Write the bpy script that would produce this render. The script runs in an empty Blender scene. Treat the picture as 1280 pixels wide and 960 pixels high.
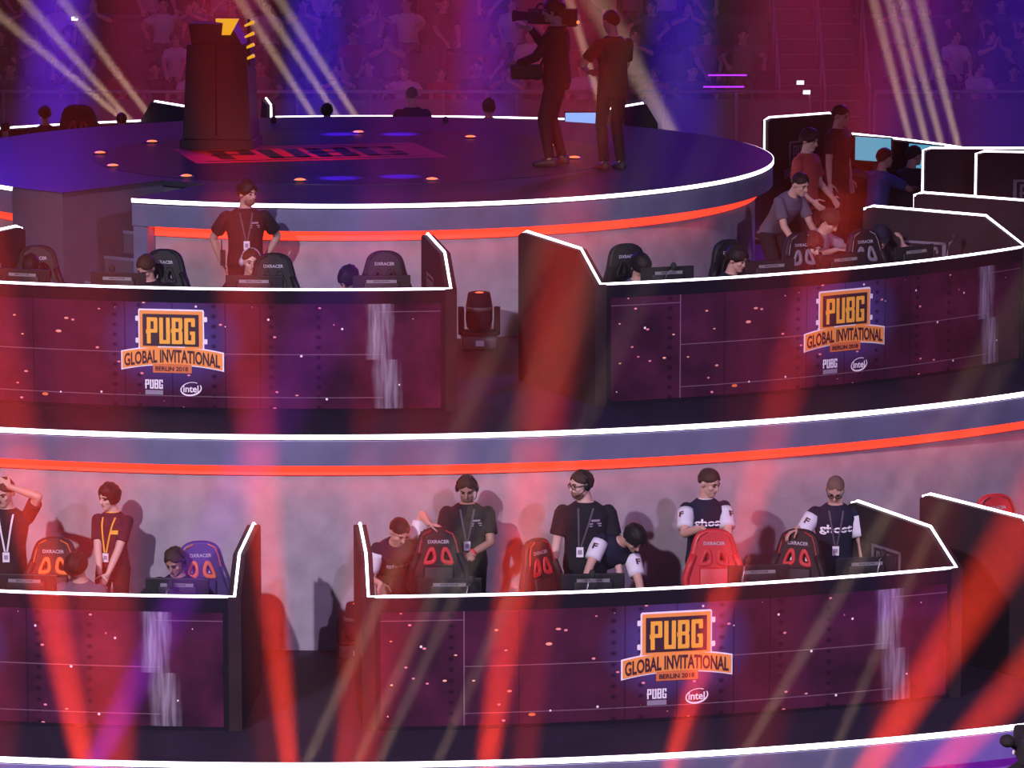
import bpy, bmesh, math, random
from mathutils import Vector, Matrix, Euler
S = bpy.context.scene
C = bpy.context.collection
PI = math.pi
rad = math.radians
# ------------------------------------------------------------------ camera
F, PITCH, CX, CY, CZ = 5351.3, .1575, 1.7924, -48.9468, 8.6409
cam = bpy.data.objects.new('camera', bpy.data.cameras.new('camera')); C.objects.link(cam)
cam.location = (CX, CY, CZ); cam.rotation_euler = (PI/2-PITCH, 0, 0)
cam.data.sensor_width = 36; cam.data.lens = 36*F/1280; cam.data.clip_end = 300
S.camera = cam
S.view_settings.view_transform = 'Standard'; S.view_settings.look = 'None'
S.view_settings.gamma = 1; S.view_settings.exposure = 0
S.view_settings.use_curve_mapping = False
def ray(px, py):
    u, v = (px-640)/F, (480-py)/F
    c, s = math.cos(PITCH), math.sin(PITCH)
    return Vector((u, c+s*v, -s+c*v))
def at_z(px, py, z):
    d = ray(px, py); t = (z-CZ)/d.z
    return Vector((CX+t*d.x, CY+t*d.y, z))
def at_y(px, py, Y):
    d = ray(px, py); t = (Y-CY)/d.y
    return Vector((CX+t*d.x, Y, CZ+t*d.z))
def pol(r, a, z=0):                       # a in degrees, 0 = towards the camera
    a = rad(a); return Vector((r*math.sin(a), -r*math.cos(a), z))
# ------------------------------------------------------------------ world, lamps
w = bpy.data.worlds.new('hall'); S.world = w; w.use_nodes = True
w.node_tree.nodes['Background'].inputs[0].default_value = (.16, .07, .60, 1)
w.node_tree.nodes['Background'].inputs[1].default_value = .15
def aim(o, a, b):
    o.location = a; o.rotation_euler = (Vector(b)-Vector(a)).to_track_quat('-Z', 'Y').to_euler()
def spot(a, b, col, P, size, blend=.6, r=.05):
    l = bpy.data.lights.new('stage_spot', 'SPOT'); o = bpy.data.objects.new('stage_spot', l); C.objects.link(o)
    l.color = col; l.energy = P; l.spot_size = rad(size); l.spot_blend = blend; l.shadow_soft_size = r
    aim(o, a, b); return o
RED, TAN, BLU, PUR, CRIM = (1, .042, .010), (1, .64, .44), (.10, .015, 1), (.45, .02, 1), (1, .03, .17)
# front wash: the arena's front truss, high and left of the audience camera; shuttered to the stage
k = spot((-9.5, -37, 15.5), (.8, -10.8, 1.2), (.97, .80, 1), 30000, 22, .45, .25); k.scale = (2.0, 1, 1)
k = spot((14, -36, 15), (2, -9.5, 1.2), (.72, .52, .95), 15000, 23, .5, .4); k.scale = (2.0, 1, 1)
# low blue and violet floods on the rim of the front row; their light stays under the deck edge
spot((10.2, -15.4, -2.0), (8.9, -12.6, -1.2), BLU, 900, 60, .6, .12)
spot((6.4, -16.3, -2.0), (6.2, -13.6, -1.0), PUR, 500, 60, .6, .12)
spot((-1.5, -17.2, -2.0), (-1.4, -14.2, -1.0), (.2, .02, 1), 300, 70, .6, .12)
# magenta flood over the tribune, a red spot and four small blue pools on the deck
spot((4, -4, 15), (4, 18.5, 2.6), (1, .12, .42), 1000, 62, .8, .4)
spot((0, -2, 13), (-.9, -.3, 3.5), RED, 3000, 15, .8, .2)
for px, py in ((425, 169), (500, 169), (425, 224), (500, 222)):
    q = at_z(px, py, 3.51); spot((q.x, q.y+.5, 13), q, BLU, 90000, 3.2, .8, .02)
# beams that stand in the haze in front of the stage: floor fixtures just below the frame
def beam(p0, p1, Y0, Y1, col, P, size, blend=1.0, r=.03, back=2.0):
    a, b = at_y(p0[0], p0[1], Y0), at_y(p1[0], p1[1], Y1)
    d = (b-a).normalized()
    return spot(a-d*back, b, col, P, size, blend, r)
YF = -15.9
for a, b, P, size in (((106, 960), (-5, 430), 150, 6.5), ((362, 960), (309, 430), 130, 5.5), ((608, 960), (689, 430), 120, 6.5), ((836, 964), (978, 500), 130, 5), ((1080, 970), (1290, 640), 100, 8), ((1150, 990), (1330, 790), 80, 8), ((425, 985), (468, 400), 50, 4.5), ((655, 985), (712, 300), 14, 7)):
    beam(a, b, YF, YF, RED, P*4200, size)
beam((118, 955), (240, 720), YF, YF, PUR, 130000, 7)
for a, b, P in (((385, 950), (480, 740), 20), ((450, 945), (545, 740), 16), ((475, 950), (590, 700), 14), ((548, 950), (640, 740), 14), ((925, 950), (1075, 700), 20), ((1040, 945), (1130, 740), 14)):
    beam(a, b, YF, YF, TAN, P*8500, 2.6)
# wide red washes rising through the same haze
for x0, x1, P, size in ((150, 105, 105, 13), (420, 560, 75, 12), (340, 315, 22, 8), (640, 696, 14, 9), (828, 955, 26, 9), (1090, 1190, 22, 12), (0, 5, 24, 10), (930, 1000, 14, 16)):
    beam((x0, 1080), (x1, 430), YF, YF, RED, P*1300, size, back=1.2)
# tan pencil beams and blue, purple and red washes in the haze behind the stage
for a, b in (((125, 125), (0, 20)), ((150, 137), (30, 0)), ((183, 140), (78, 0)), ((390, 142), (312, 20)), ((408, 125), (325, 0)), ((443, 143), (350, 0)), ((1137, 173), (1092, 0)), ((1157, 173), (1112, 0)), ((1175, 173), (1128, 0)), ((1197, 180), (1150, 0)), ((750, 128), (712, 0))):
    beam(a, b, 11.2, 11.2, TAN, 90000, 2.6, back=2.4)
beam((835, 160), (745, 0), 11.2, 11.2, TAN, 24000, 7, back=2.4)
for px, c, P, size in ((85, BLU, 130, 9), (400, BLU, 120, 8), (470, PUR, 45, 10), (610, BLU, 60, 8), (845, BLU, 80, 9), (1255, BLU, 36, 12), (190, CRIM, 24, 12), (290, CRIM, 26, 14), (560, CRIM, 28, 14), (690, CRIM, 24, 12), (1000, CRIM, 15, 22), (1150, PUR, 20, 16)):
    beam((px, -480), (px+(px-600)*.03, 160), 11.2, 11.2, c, P*1000, size, back=2)
# blue flood over the round deck
spot((-7, 12, 11), (-2, 2, 3.5), BLU, 3500, 50, .7, .3)
spot((9, 12, 11), (2.5, 2, 3.5), (.30, .03, 1), 6000, 40, .7, .3)
# ------------------------------------------------------------------ materials
def mat(name, col, rough=.6, metal=0, emit=None, es=0, bump=0, noise=None, spec=.5):
    m = bpy.data.materials.new(name); m.use_nodes = True
    nt = m.node_tree; b = nt.nodes['Principled BSDF']
    b.inputs['Base Color'].default_value = (*col, 1); b.inputs['Roughness'].default_value = rough
    b.inputs['Metallic'].default_value = metal; b.inputs['Specular IOR Level'].default_value = spec
    if emit: b.inputs['Emission Color'].default_value = (*emit, 1); b.inputs['Emission Strength'].default_value = es
    if noise:                              # (scale, darkest factor): mottling of the surface itself
        t = nt.nodes.new('ShaderNodeTexCoord'); n = nt.nodes.new('ShaderNodeTexNoise'); n.inputs['Scale'].default_value = noise[0]; n.inputs['Detail'].default_value = 6
        r = nt.nodes.new('ShaderNodeValToRGB'); r.color_ramp.elements[0].position = .3; r.color_ramp.elements[1].position = .7
        r.color_ramp.elements[0].color = (*[c*noise[1] for c in col], 1); r.color_ramp.elements[1].color = (*col, 1)
        nt.links.new(t.outputs['Object'], n.inputs['Vector']); nt.links.new(n.outputs['Fac'], r.inputs['Fac']); nt.links.new(r.outputs['Color'], b.inputs['Base Color'])
        if bump:
            bp = nt.nodes.new('ShaderNodeBump'); bp.inputs['Strength'].default_value = bump; nt.links.new(n.outputs['Fac'], bp.inputs['Height']); nt.links.new(bp.outputs['Normal'], b.inputs['Normal'])
    return m
M = {}
M['concrete'] = mat('concrete', (.345, .325, .36), .85, noise=(4.5, .74), bump=.06)
M['fascia'] = mat('fascia_grey', (.14, .15, .25), .8, noise=(3, .75))
M['step'] = mat('fascia_shaded', (.07, .075, .12), .8, noise=(3, .8))  # fascia grey darkened to paint in the shade around the stairs
M['deck'] = mat('deck_gloss', (.030, .029, .044), .36, noise=(1.2, .7))
M['floor'] = mat('stage_floor', (.030, .020, .042), .6, noise=(1.5, .7), spec=.12)
M['black'] = mat('black_panel', (.009, .006, .014), .8, spec=.08)
M['wing'] = mat('wing_panel', (.030, .017, .022), .75, noise=(4, .7), spec=.1)
M['led'] = mat('white_led', (.8, .8, .8), .4, emit=(1, .86, 1), es=4.5)
M['redstrip'] = mat('red_strip', (.5, .05, .03), .5, emit=(1, .05, .03), es=14)
M['redled'] = mat('red_led', (.5, .05, .03), .5, emit=(1, .045, .018), es=1.5)
# ------------------------------------------------------------------ mesh helpers
def obj(name, bm, m, parent=None, smooth=False, bevel=0):
    bmesh.ops.recalc_face_normals(bm, faces=bm.faces)
    me = bpy.data.meshes.new(name); bm.to_mesh(me); bm.free()
    for x in (m if isinstance(m, (list, tuple)) else [m]): me.materials.append(M[x] if isinstance(x, str) else x)
    if smooth: me.polygons.foreach_set('use_smooth', [True]*len(me.polygons))
    o = bpy.data.objects.new(name, me); C.objects.link(o); o.parent = parent
    if bevel:
        md = o.modifiers.new('bevel', 'BEVEL'); md.width = bevel; md.segments = 2; md.limit_method = 'ANGLE'; md.angle_limit = rad(40)
    return o
def tag(o, label=None, cat=None, group=None, kind=None):
    for k, v in (('label', label), ('category', cat), ('group', group), ('kind', kind)):
        if v: o[k] = v
    return o
def thing(name, label, cat, loc=(0, 0, 0), rz=0, group=None):
    o = bpy.data.objects.new(name, None); C.objects.link(o); o.location = loc; o.rotation_euler = (0, 0, rz); o.empty_display_size = .1
    return tag(o, label, cat, group)
def struct(name, bm, m, **k): return tag(obj(name, bm, m, **k), kind='structure')
def box(bm, c, s, rot=None):
    mx = Matrix.Translation(c) @ (rot.to_matrix().to_4x4() if rot else Matrix()) @ Matrix.Diagonal((*s, 1))
    return bmesh.ops.create_cube(bm, size=1, matrix=mx)['verts']
def arc(bm, r0, r1, z0, z1, a0, a1, n=None):           # annular block between azimuths (degrees)
    n = n or max(2, int(abs(a1-a0)/1.5)); full = abs(a1-a0) >= 359.99
    rows = []
    for i in range(n if full else n+1):
        a = a0+(a1-a0)*i/n
        rows.append([bm.verts.new(pol(r, a, z)) for r, z in ((r0, z0), (r1, z0), (r1, z1), (r0, z1))])
    for i in range(n):
        p, q = rows[i], rows[(i+1) % len(rows)]
        for k in range(4): bm.faces.new((p[k], p[(k+1) % 4], q[(k+1) % 4], q[k]))
    if not full: bm.faces.new(rows[0]); bm.faces.new(rows[-1][::-1])
    return bm
def tube(bm, pts, r, n=8, cap=True):
    pts = [Vector(p) for p in pts]; rs = r if isinstance(r, (list, tuple)) else [r]*len(pts); rings = []
    for i, p in enumerate(pts):
        t = (pts[min(i+1, len(pts)-1)]-pts[max(i-1, 0)]).normalized()
        u = t.cross(Vector((0, 0, 1)) if abs(t.z) < .9 else Vector((1, 0, 0))).normalized(); v = t.cross(u)
        rings.append([bm.verts.new(p+rs[i]*(u*math.cos(2*PI*k/n)+v*math.sin(2*PI*k/n))) for k in range(n)])
    for a, b in zip(rings, rings[1:]):
        for k in range(n): bm.faces.new((a[k], a[(k+1) % n], b[(k+1) % n], b[k]))
    if cap: bm.faces.new(rings[0]); bm.faces.new(rings[-1][::-1])
    return bm
def lathe(bm, prof, n=16, c=(0, 0, 0)):                 # (radius, z) outline
    c = Vector(c); rings = [[bm.verts.new(c+Vector((r*math.cos(2*PI*k/n), r*math.sin(2*PI*k/n), z))) for k in range(n)] for r, z in prof]
    for a, b in zip(rings, rings[1:]):
        for k in range(n): bm.faces.new((a[k], a[(k+1) % n], b[(k+1) % n], b[k]))
    bm.faces.new(rings[0]); bm.faces.new(rings[-1][::-1]); return bm
B = bmesh.new
WORK = bpy.data.scenes.new('work')                       # scratch scene for turning curves and modifiers into meshes
def bake(o):
    WORK.collection.objects.link(o)
    with bpy.context.temp_override(scene=WORK, view_layer=WORK.view_layers[0]):
        return bpy.data.meshes.new_from_object(o.evaluated_get(bpy.context.evaluated_depsgraph_get()))
# ------------------------------------------------------------------ stage tiers
Z1, Z0 = 2.05, 3.514
R0, R1, R2 = 4.76, 10.42, 14.5
struct('floor_arena', arc(B(), .01, 60, -2.4, -2.3, 0, 360, 90), 'black')
floor = B(); arc(floor, 8, R2, -.2, 0, 0, 360, 240); struct('floor_lower', floor, 'floor')
struct('floor_middle', arc(B(), 4, R1, Z1-.2, Z1, 0, 360, 240), 'floor')
b = arc(B(), .01, R0+.022, Z0-.05, Z0+.004, -27.4, 321.5, 240); arc(b, .01, 3.26, Z0-.05, Z0+.004, -38.5, -27.4, 8); struct('floor_upper', b, 'deck')
struct('trim_1', arc(B(), R1-.05, R1+.02, Z1-.285, Z1-.055, 0, 360, 240), 'fascia')
struct('trim_2', arc(B(), R0-.05, R0+.02, Z0-.285, Z0-.055, -27.4, 311.6, 240), 'fascia')
struct('trim_3', arc(B(), R2-.05, R2+.02, -.285, -.055, 0, 360, 240), 'fascia')
struct('wall_middle', arc(B(), R1-.3, R1-.18, 0, Z1-.2, 0, 360, 240), 'concrete')
struct('wall_upper', arc(B(), R0-.3, R0-.18, Z1, Z0-.2, -27.4, 311.6, 240), 'concrete')
struct('wall_lower', arc(B(), R2-.3, R2-.18, -2.3, -.2, 0, 360, 240), 'concrete')
for R, z, a0, a1, nm in ((R0, Z0, -27.4, 311.6, 'upper'), (R1, Z1, 0, 360, 'middle'), (R2, 0, 0, 360, 'lower')):
    tag(obj('edge_light', arc(B(), R, R+.03, z-.039, z+.002, a0, a1, 260), 'led'), 'white light strip along the rim of the %s stage deck' % nm, 'light strip')
for R, z, a0, a1, nm in ((R0, Z0, -25.3, 311.6, 'upper'), (R1, Z1, 0, 360, 'middle')):
    tag(obj('wash_light', arc(B(), R-.175, R-.15, z-.40, z-.29, a0, a1, 260), 'redled'), 'red light band under the rim of the %s stage deck' % nm, 'light strip')
for R, z, a0, a1, nm in ((R0, Z0, -25.3, 60, 'upper'), (R1, Z1, -35, 60, 'middle')):
    tag(obj('added_rim_glow', arc(B(), R-.14, R-.06, z-.283, z-.275, a0, a1, 120), 'redstrip'), 'added hidden red strip that lights the wall under the rim of the %s stage deck' % nm, 'light strip')  # hidden strip added to throw red light down the wall
# steps cut into the upper deck on the left
zs = (Z0-Z1)/6
for k in range(5):
    b = B(); arc(b, R0-.3*(k+1)-.02, R0-.3*k, Z1+zs*k if k else Z1, Z1+zs*(k+1), -38.5, -27.4, 8)
    struct('trim_%d' % (4+k), b, 'step')
    b = B(); arc(b, R0-.3*k-.01, R0-.3*k+.012, Z1+zs*(k+1)-.03, Z1+zs*(k+1)+.004, -38.5, -27.4, 8); struct('trim_%d' % (20+k), b, 'fascia')
struct('wall_left', arc(B(), 2.9, R0+.028, Z1, Z0-.008, -48.4, -38.5, 10), 'step')
struct('wall_right', arc(B(), 2.9, R0-.002, Z1, Z0-.055, -27.4, -25.4, 4), 'fascia')
struct('wall_back', arc(B(), 2.9, 3.2, Z1, Z0-.06, -38.5, -27.4, 4), 'step')
# ------------------------------------------------------------------ printed booth fronts
def print_mat():
    m = bpy.data.materials.new('printed_metal_plates'); m.use_nodes = True; nt = m.node_tree; N = nt.nodes.new; L = nt.links.new
    b = nt.nodes['Principled BSDF']; b.inputs['Roughness'].default_value = .75; b.inputs['Specular IOR Level'].default_value = .06
    uv = N('ShaderNodeUVMap'); sx = N('ShaderNodeSeparateXYZ'); L(uv.outputs[0], sx.inputs[0]); U, V = sx.outputs[0], sx.outputs[1]
    def val(x): return x
    def mth(op, a, b_=None, c=None, clamp=False):
        n = N('ShaderNodeMath'); n.operation = op; n.use_clamp = clamp
        for i, x in enumerate((a, b_, c)):
            if x is None: continue
            if isinstance(x, (int, float)): n.inputs[i].default_value = x
            else: L(x, n.inputs[i])
        return n.outputs[0]
    def near(x, c, w): return mth('SUBTRACT', 1, mth('DIVIDE', mth('ABSOLUTE', mth('SUBTRACT', x, c)), w), clamp=True)   # 1 at c, 0 beyond w
    def hard(x): return mth('GREATER_THAN', x, 0)
    def mix(f, a, c):
        n = N('ShaderNodeMix'); n.data_type = 'RGBA'
        if isinstance(f, (int, float)): n.inputs[0].default_value = f
        else: L(f, n.inputs[0])
        for i, x in ((6, a), (7, c)):
            if isinstance(x, tuple): n.inputs[i].default_value = (*x, 1)
            else: L(x, n.inputs[i])
        return n.outputs[2]
    def vec(sx_, sy_, off=0):
        n = N('ShaderNodeMapping'); n.inputs['Scale'].default_value = (sx_, sy_, 1); n.inputs['Location'].default_value = (off, off*.7, 0); L(uv.outputs[0], n.inputs[0]); return n.outputs[0]
    def noise(v, sc, det=4):
        n = N('ShaderNodeTexNoise'); n.inputs['Scale'].default_value = sc; n.inputs['Detail'].default_value = det; L(v, n.inputs['Vector']); return n.outputs['Fac']
    n1 = noise(vec(1, 1), 2.2, 8); n2 = noise(vec(6, .8), 3, 5)
    col = mix(mth('MULTIPLY', mth('SUBTRACT', n1, .28), 2.0, clamp=True), (.006, .002, .010), (.115, .018, .062))
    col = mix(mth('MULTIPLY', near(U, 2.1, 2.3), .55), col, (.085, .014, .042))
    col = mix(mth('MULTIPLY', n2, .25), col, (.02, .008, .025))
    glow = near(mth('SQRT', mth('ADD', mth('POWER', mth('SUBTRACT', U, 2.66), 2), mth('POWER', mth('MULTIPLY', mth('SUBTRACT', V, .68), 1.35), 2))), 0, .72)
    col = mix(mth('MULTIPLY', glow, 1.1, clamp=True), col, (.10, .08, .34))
    # rivets in columns each side of the seams
    cv = mth('SUBTRACT', mth('FRACT', mth('MULTIPLY', V, 10.5)), .5)
    for c in (2.10, 2.34, 3.06, 3.60, .70, 4.05):
        d = mth('SQRT', mth('ADD', mth('POWER', mth('DIVIDE', mth('SUBTRACT', U, c), .036), 2), mth('POWER', mth('DIVIDE', cv, .30), 2)))
        col = mix(mth('MULTIPLY', near(d, 0, 1), .95), col, (.004, .002, .006))
    for c in (2.2, 3.17, 3.5, 1.28, 2.66):
        col = mix(mth('MULTIPLY', hard(near(U, c, .006)), .55), col, (.005, .003, .006))
    def line(f, a, k=.5): return mix(mth('MULTIPLY', f, k), a, (.35, .22, .30))
    inside = mth('MULTIPLY', mth('GREATER_THAN', U, .81), mth('LESS_THAN', U, 4.66))
    col = line(mth('MULTIPLY', hard(near(V, .55, .004)), inside), col, .45)
    col = line(mth('MULTIPLY', hard(near(V, .14, .004)), inside), col, .45)
    col = line(mth('MULTIPLY', hard(near(U, .81, .005)), 1), col, .5)
    col = line(mth('MULTIPLY', hard(near(V, .955, .004)), mth('ADD', mth('LESS_THAN', U, .81), mth('GREATER_THAN', U, 4.62))), col, .4)
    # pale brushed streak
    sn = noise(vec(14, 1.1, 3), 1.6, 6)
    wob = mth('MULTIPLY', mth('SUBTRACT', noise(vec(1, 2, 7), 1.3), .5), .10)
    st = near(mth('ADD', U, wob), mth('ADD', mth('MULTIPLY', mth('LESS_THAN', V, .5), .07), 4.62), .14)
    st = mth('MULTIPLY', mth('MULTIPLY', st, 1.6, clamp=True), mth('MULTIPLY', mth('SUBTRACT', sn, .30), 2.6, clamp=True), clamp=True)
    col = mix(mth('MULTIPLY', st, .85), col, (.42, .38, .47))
    # sparks: small bright streaks, warm and white
    def sparks(sc, ax, rot, thr, c, keep, off):
        mp = N('ShaderNodeMapping'); mp.inputs['Rotation'].default_value = (0, 0, rot); mp.inputs['Scale'].default_value = (ax, 1, 1); mp.inputs['Location'].default_value = (off, off, 0); L(uv.outputs[0], mp.inputs[0])
        v = N('ShaderNodeTexVoronoi'); v.inputs['Scale'].default_value = sc; L(mp.outputs[0], v.inputs['Vector'])
        s2 = N('ShaderNodeSeparateXYZ'); L(v.outputs['Color'], s2.inputs[0])
        f = mth('MULTIPLY', hard(near(v.outputs['Distance'], 0, thr)), mth('GREATER_THAN', s2.outputs[0], keep))
        f = mth('MULTIPLY', f, mth('LESS_THAN', U, 4.2 if ax < 1 else 9))
        return f, c
    for f, c in (sparks(3.5, .45, .35, .052, (1, .22, .07), .45, 0), sparks(6, .45, .3, .085, (1, .40, .28), .5, 5), sparks(7.3, 1, 0, .085, (1, .85, .9), .66, 2), sparks(12, .6, .5, .12, (.9, .30, .35), .74, 9), sparks(9, .5, -.3, .08, (1, .5, .3), .7, 13)):
        col = mix(f, col, c)
    L(col, b.inputs['Base Color']); return m
M['print'] = print_mat()
for k, c in dict(cream=(.95, .92, .95), orange=(.98, .36, .07), yellow=(1, .50, .055), plate=(.045, .012, .028), ink=(.06, .012, .022), logo_white=(.95, .93, .96), logo_grey=(.30, .26, .33), dim_logo=(.16, .13, .17), tabs=(.75, .20, .06)).items():
    M[k] = mat('ink_'+k, c, .5)
def text_geo(body, bold=0.0, shear=0, spacing=1):
    cu = bpy.data.curves.new('t', 'FONT'); cu.body = body; cu.offset = bold; cu.shear = shear; cu.space_character = spacing; cu.resolution_u = 3
    o = bpy.data.objects.new('t', cu); me = bake(o)
    vs = [Vector((v.co.x, v.co.y)) for v in me.vertices]; fs = [list(p.vertices) for p in me.polygons]
    bpy.data.objects.remove(o); bpy.data.curves.remove(cu); bpy.data.meshes.remove(me)
    x0, x1 = min(v.x for v in vs), max(v.x for v in vs); y0, y1 = min(v.y for v in vs), max(v.y for v in vs)
    return [Vector(((v.x-x0)/(x1-x0), (v.y-y0)/(y1-y0))) for v in vs], fs       # filled outline scaled to 0..1
TXT = {}
def text(body, bold=0):
    if (body, bold) not in TXT: TXT[(body, bold)] = text_geo(body, bold)
    return TXT[(body, bold)]
def poly_geo(polys):
    vs, fs = [], []
    for p in polys:
        fs.append(list(range(len(vs), len(vs)+len(p)))); vs += [Vector(q) for q in p]
    return vs, fs
def R4(x0, y0, x1, y1, c=0): # rectangle with cut corners
    return [(x0, y0), (x1, y0), (x1, y1), (x0, y1)] if not c else [(x0+c, y0), (x1-c, y0), (x1, y0+c), (x1, y1-c), (x1-c, y1), (x0+c, y1), (x0, y1-c), (x0, y0+c)]
def block_letters():                                    # the tall blocky four letters, each 100 x 240
    P = [R4(0, 0, 36, 240), R4(0, 204, 100, 240, 8), R4(64, 110, 100, 240, 8), R4(0, 100, 100, 134, 8), R4(-8, 90, 6, 130, 4)]
    Uu = [R4(0, 0, 36, 240, 4), R4(64, 0, 100, 240, 4), R4(0, 0, 100, 36, 8)]
    Bb = [R4(0, 0, 36, 240), R4(0, 204, 100, 240, 8), R4(64, 132, 100, 240, 10), R4(64, 0, 100, 122, 10), R4(0, 0, 100, 36, 8), R4(0, 110, 94, 142, 6), R4(-8, 100, 6, 140, 4)]
    G = [R4(0, 0, 36, 240, 8), R4(0, 204, 100, 240, 8), R4(64, 160, 100, 240, 6), R4(0, 0, 100, 36, 8), R4(64, 0, 100, 116, 6), R4(52, 88, 100, 118, 2)]
    out = []
    for i, g in enumerate((P, Uu, Bb, G)):
        for p in g: out.append([((x+i*116)/448, y/240) for x, y in p])
    return out
BLOCK = block_letters()
def lay(name, geo, fn, m, parent, sub=True, th=0):
    """put a flat outline on a surface: fn maps (x, y) to a point"""
    b = B(); vs = [b.verts.new(fn(v[0], v[1])) for v in geo[0]]
    for f in geo[1]:
        try: b.faces.new([vs[i] for i in f])
        except ValueError: pass
    me = bpy.data.meshes.new(name); b.to_mesh(me); b.free(); me.materials.append(M[m])
    o = bpy.data.objects.new(name, me); C.objects.link(o); o.parent = parent; return o
def scale_geo(geo, x0, y0, x1, y1): return [Vector((x0+v[0]*(x1-x0), y0+v[1]*(y1-y0))) for v in geo[0]], geo[1]
def strip_geo(top, bot):                                 # band between two polylines
    n = len(top); return [Vector(p) for p in top+bot], [[i, i+1, n+i+1, n+i] for i in range(n-1)]
BW = 5.30
def booth(R, zf, a0, a1, label, dl=-.3, dr=-.3, inside='rl', full=True):
    """desk booth seen as an arc of the tier: printed front, two raised side wings, desk top, light strip"""
    ac = (a0+a1)/2; half = rad(a1-a0)/2; W = 2*half*R
    root = thing('player_booth', label, 'booth', pol(R, ac, zf), rad(ac), 'player booths on the stage')
    def mp(u, v, off=0): t = (u-BW/2)/BW*2*half; return Vector(((R+off)*math.sin(t), R-(R+off)*math.cos(t), v))
    def sec(bm, u0, u1, o0, o1, v0, v1, n=26):
        rows = [[bm.verts.new(mp(u0+(u1-u0)*i/n, v, o)) for o, v in ((o0, v0), (o1, v0), (o1, v1), (o0, v1))] for i in range(n+1)]
        for p, q in zip(rows, rows[1:]):
            for k in range(4): bm.faces.new((p[k], p[(k+1) % 4], q[(k+1) % 4], q[k]))
        bm.faces.new(rows[0]); bm.faces.new(rows[-1][::-1]); return bm
    obj('front_panel', sec(B(), 0, BW, -.12, 0, .0, 1.15), 'black', root)
    obj('desktop', sec(B(), .12, BW-.12, -.95, -.12, .73, .77), 'black', root)
    # printed skin
    b = B(); uvl = b.loops.layers.uv.new('UVMap'); n = 40; u0, u1 = .10, BW-.10
    rows = [[b.verts.new(mp(u0+(u1-u0)*i/n, v, .006)) for v in (.035, 1.03)] for i in range(n+1)]
    for i in range(n):
        f = b.faces.new((rows[i][0], rows[i+1][0], rows[i+1][1], rows[i][1]))
        for lp, (uu, vv) in zip(f.loops, ((i, .035), (i+1, .035), (i+1, 1.03), (i, 1.03))): lp[uvl].uv = (u0+(u1-u0)*uu/n, vv)
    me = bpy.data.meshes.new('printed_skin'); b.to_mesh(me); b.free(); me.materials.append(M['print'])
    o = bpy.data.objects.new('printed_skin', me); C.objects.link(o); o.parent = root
    # wings
    def wing(s, da):
        ub = 0 if s < 0 else BW; th = .055
        def wp(d, z, o):                                  # d metres back from the front, o sideways
            p = mp(ub, z, 0); t = (ub-BW/2)/BW*2*half
            back = Vector((-math.sin(t), math.cos(t), 0)); side = Vector((math.cos(t), math.sin(t), 0))
            return p+back*d+side*(o+rad(da)*R*d/1.7)
        prof = [(-.004, 0), (-.004, 1.155), (.43, 1.445), (1.64, 1.475), (1.72, 1.44), (1.72, 0)]
        b = B(); f0 = [b.verts.new(wp(d, z, -th)) for d, z in prof]; f1 = [b.verts.new(wp(d, z, th)) for d, z in prof]
        b.faces.new(f0); b.faces.new(f1[::-1])
        for i in range(len(prof)): j = (i+1) % len(prof); b.faces.new((f0[i], f0[j], f1[j], f1[i]))
        wg = obj('wing_panel', b, 'wing', root)
        if full:                                          # grey emblem on the inner face
            k = -s*(th+.004); d0, d1, z0, z1 = 1.40, .72, .72, 1.16
            fn = lambda x, y: wp(d0+(d1-d0)*x if s > 0 else d1+(d0-d1)*x, z0+(z1-z0)*y, k)
            g = poly_geo([R4(.14, .94, .86, 1), R4(.14, .32, .2, 1), R4(.8, .32, .86, 1)]); lay('outline', g, fn, 'dim_logo', wg)
            lay('lettering', scale_geo(poly_geo(BLOCK), .26, .42, .74, .88), fn, 'dim_logo', wg)
            lay('ribbon', strip_geo([(0, .20), (.5, .32), (1, .20)], [(0, -.06), (.5, .06), (1, -.06)]), fn, 'dim_logo', wg)
        return [wp(1.735, .9, 0), wp(1.735, 1.46, 0), wp(1.64, 1.487, 0), wp(.43, 1.457, 0), wp(.0, 1.165, 0)]
    lw = wing(-1, dl); rw = wing(1, dr)
    n = 40; path = lw[:4]+[mp(BW*i/n, 1.165, -.012) for i in range(n+1)]+rw[3::-1]
    b = B(); tube(b, path, .0125, 6); obj('light_strip', b, 'led', root)
    if not full: return root
    # emblem, in units of 1.05 mm around the middle of the print
    q = .00105
    def em(off): return lambda x, y: mp(2.66+(x-640)*q, 1.03-(y-55)*q, off)
    E = lay('emblem', poly_geo([R4(330, 115, 935, 480, 12)]), em(.012), 'cream', root)
    arch = lambda x: 52*((x-640)/473)**2
    xs = [167+946*i/20 for i in range(21)]
    lay('ribbon', strip_geo([(x, 448+arch(x)) for x in xs], [(x, 622+arch(x)) for x in xs]), em(.014), 'cream', E)
    for r4 in (R4(303, 180, 334, 226, 6), R4(303, 380, 334, 426, 6), R4(932, 180, 964, 226, 6), R4(932, 380, 964, 426, 6)): lay('bracket', poly_geo([r4]), em(.012), 'cream', E)
    lay('tab', poly_geo([R4(462, 600, 818, 692, 4)]), em(.016), 'tabs', E)
    lay('shield', poly_geo([R4(344, 130, 921, 470, 4)]), em(.018), 'orange', E)
    xs = [181+918*i/20 for i in range(21)]
    lay('ribbon_face', strip_geo([(x, 460+arch(x)) for x in xs], [(x, 610+arch(x)) for x in xs]), em(.020), 'orange', E)
    lay('plate', poly_geo([R4(373, 160, 888, 450)]), em(.022), 'plate', E)
    lay('lettering', scale_geo(poly_geo(BLOCK), 412, 428, 855, 190), em(.024), 'yellow', E)
    g = scale_geo(text('GLOBAL INVITATIONAL', .03), 198, 598, 1078, 478); g = ([Vector((v.x, v.y+arch(v.x))) for v in g[0]], g[1])
    lay('lettering', g, em(.024), 'ink', E)
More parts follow.
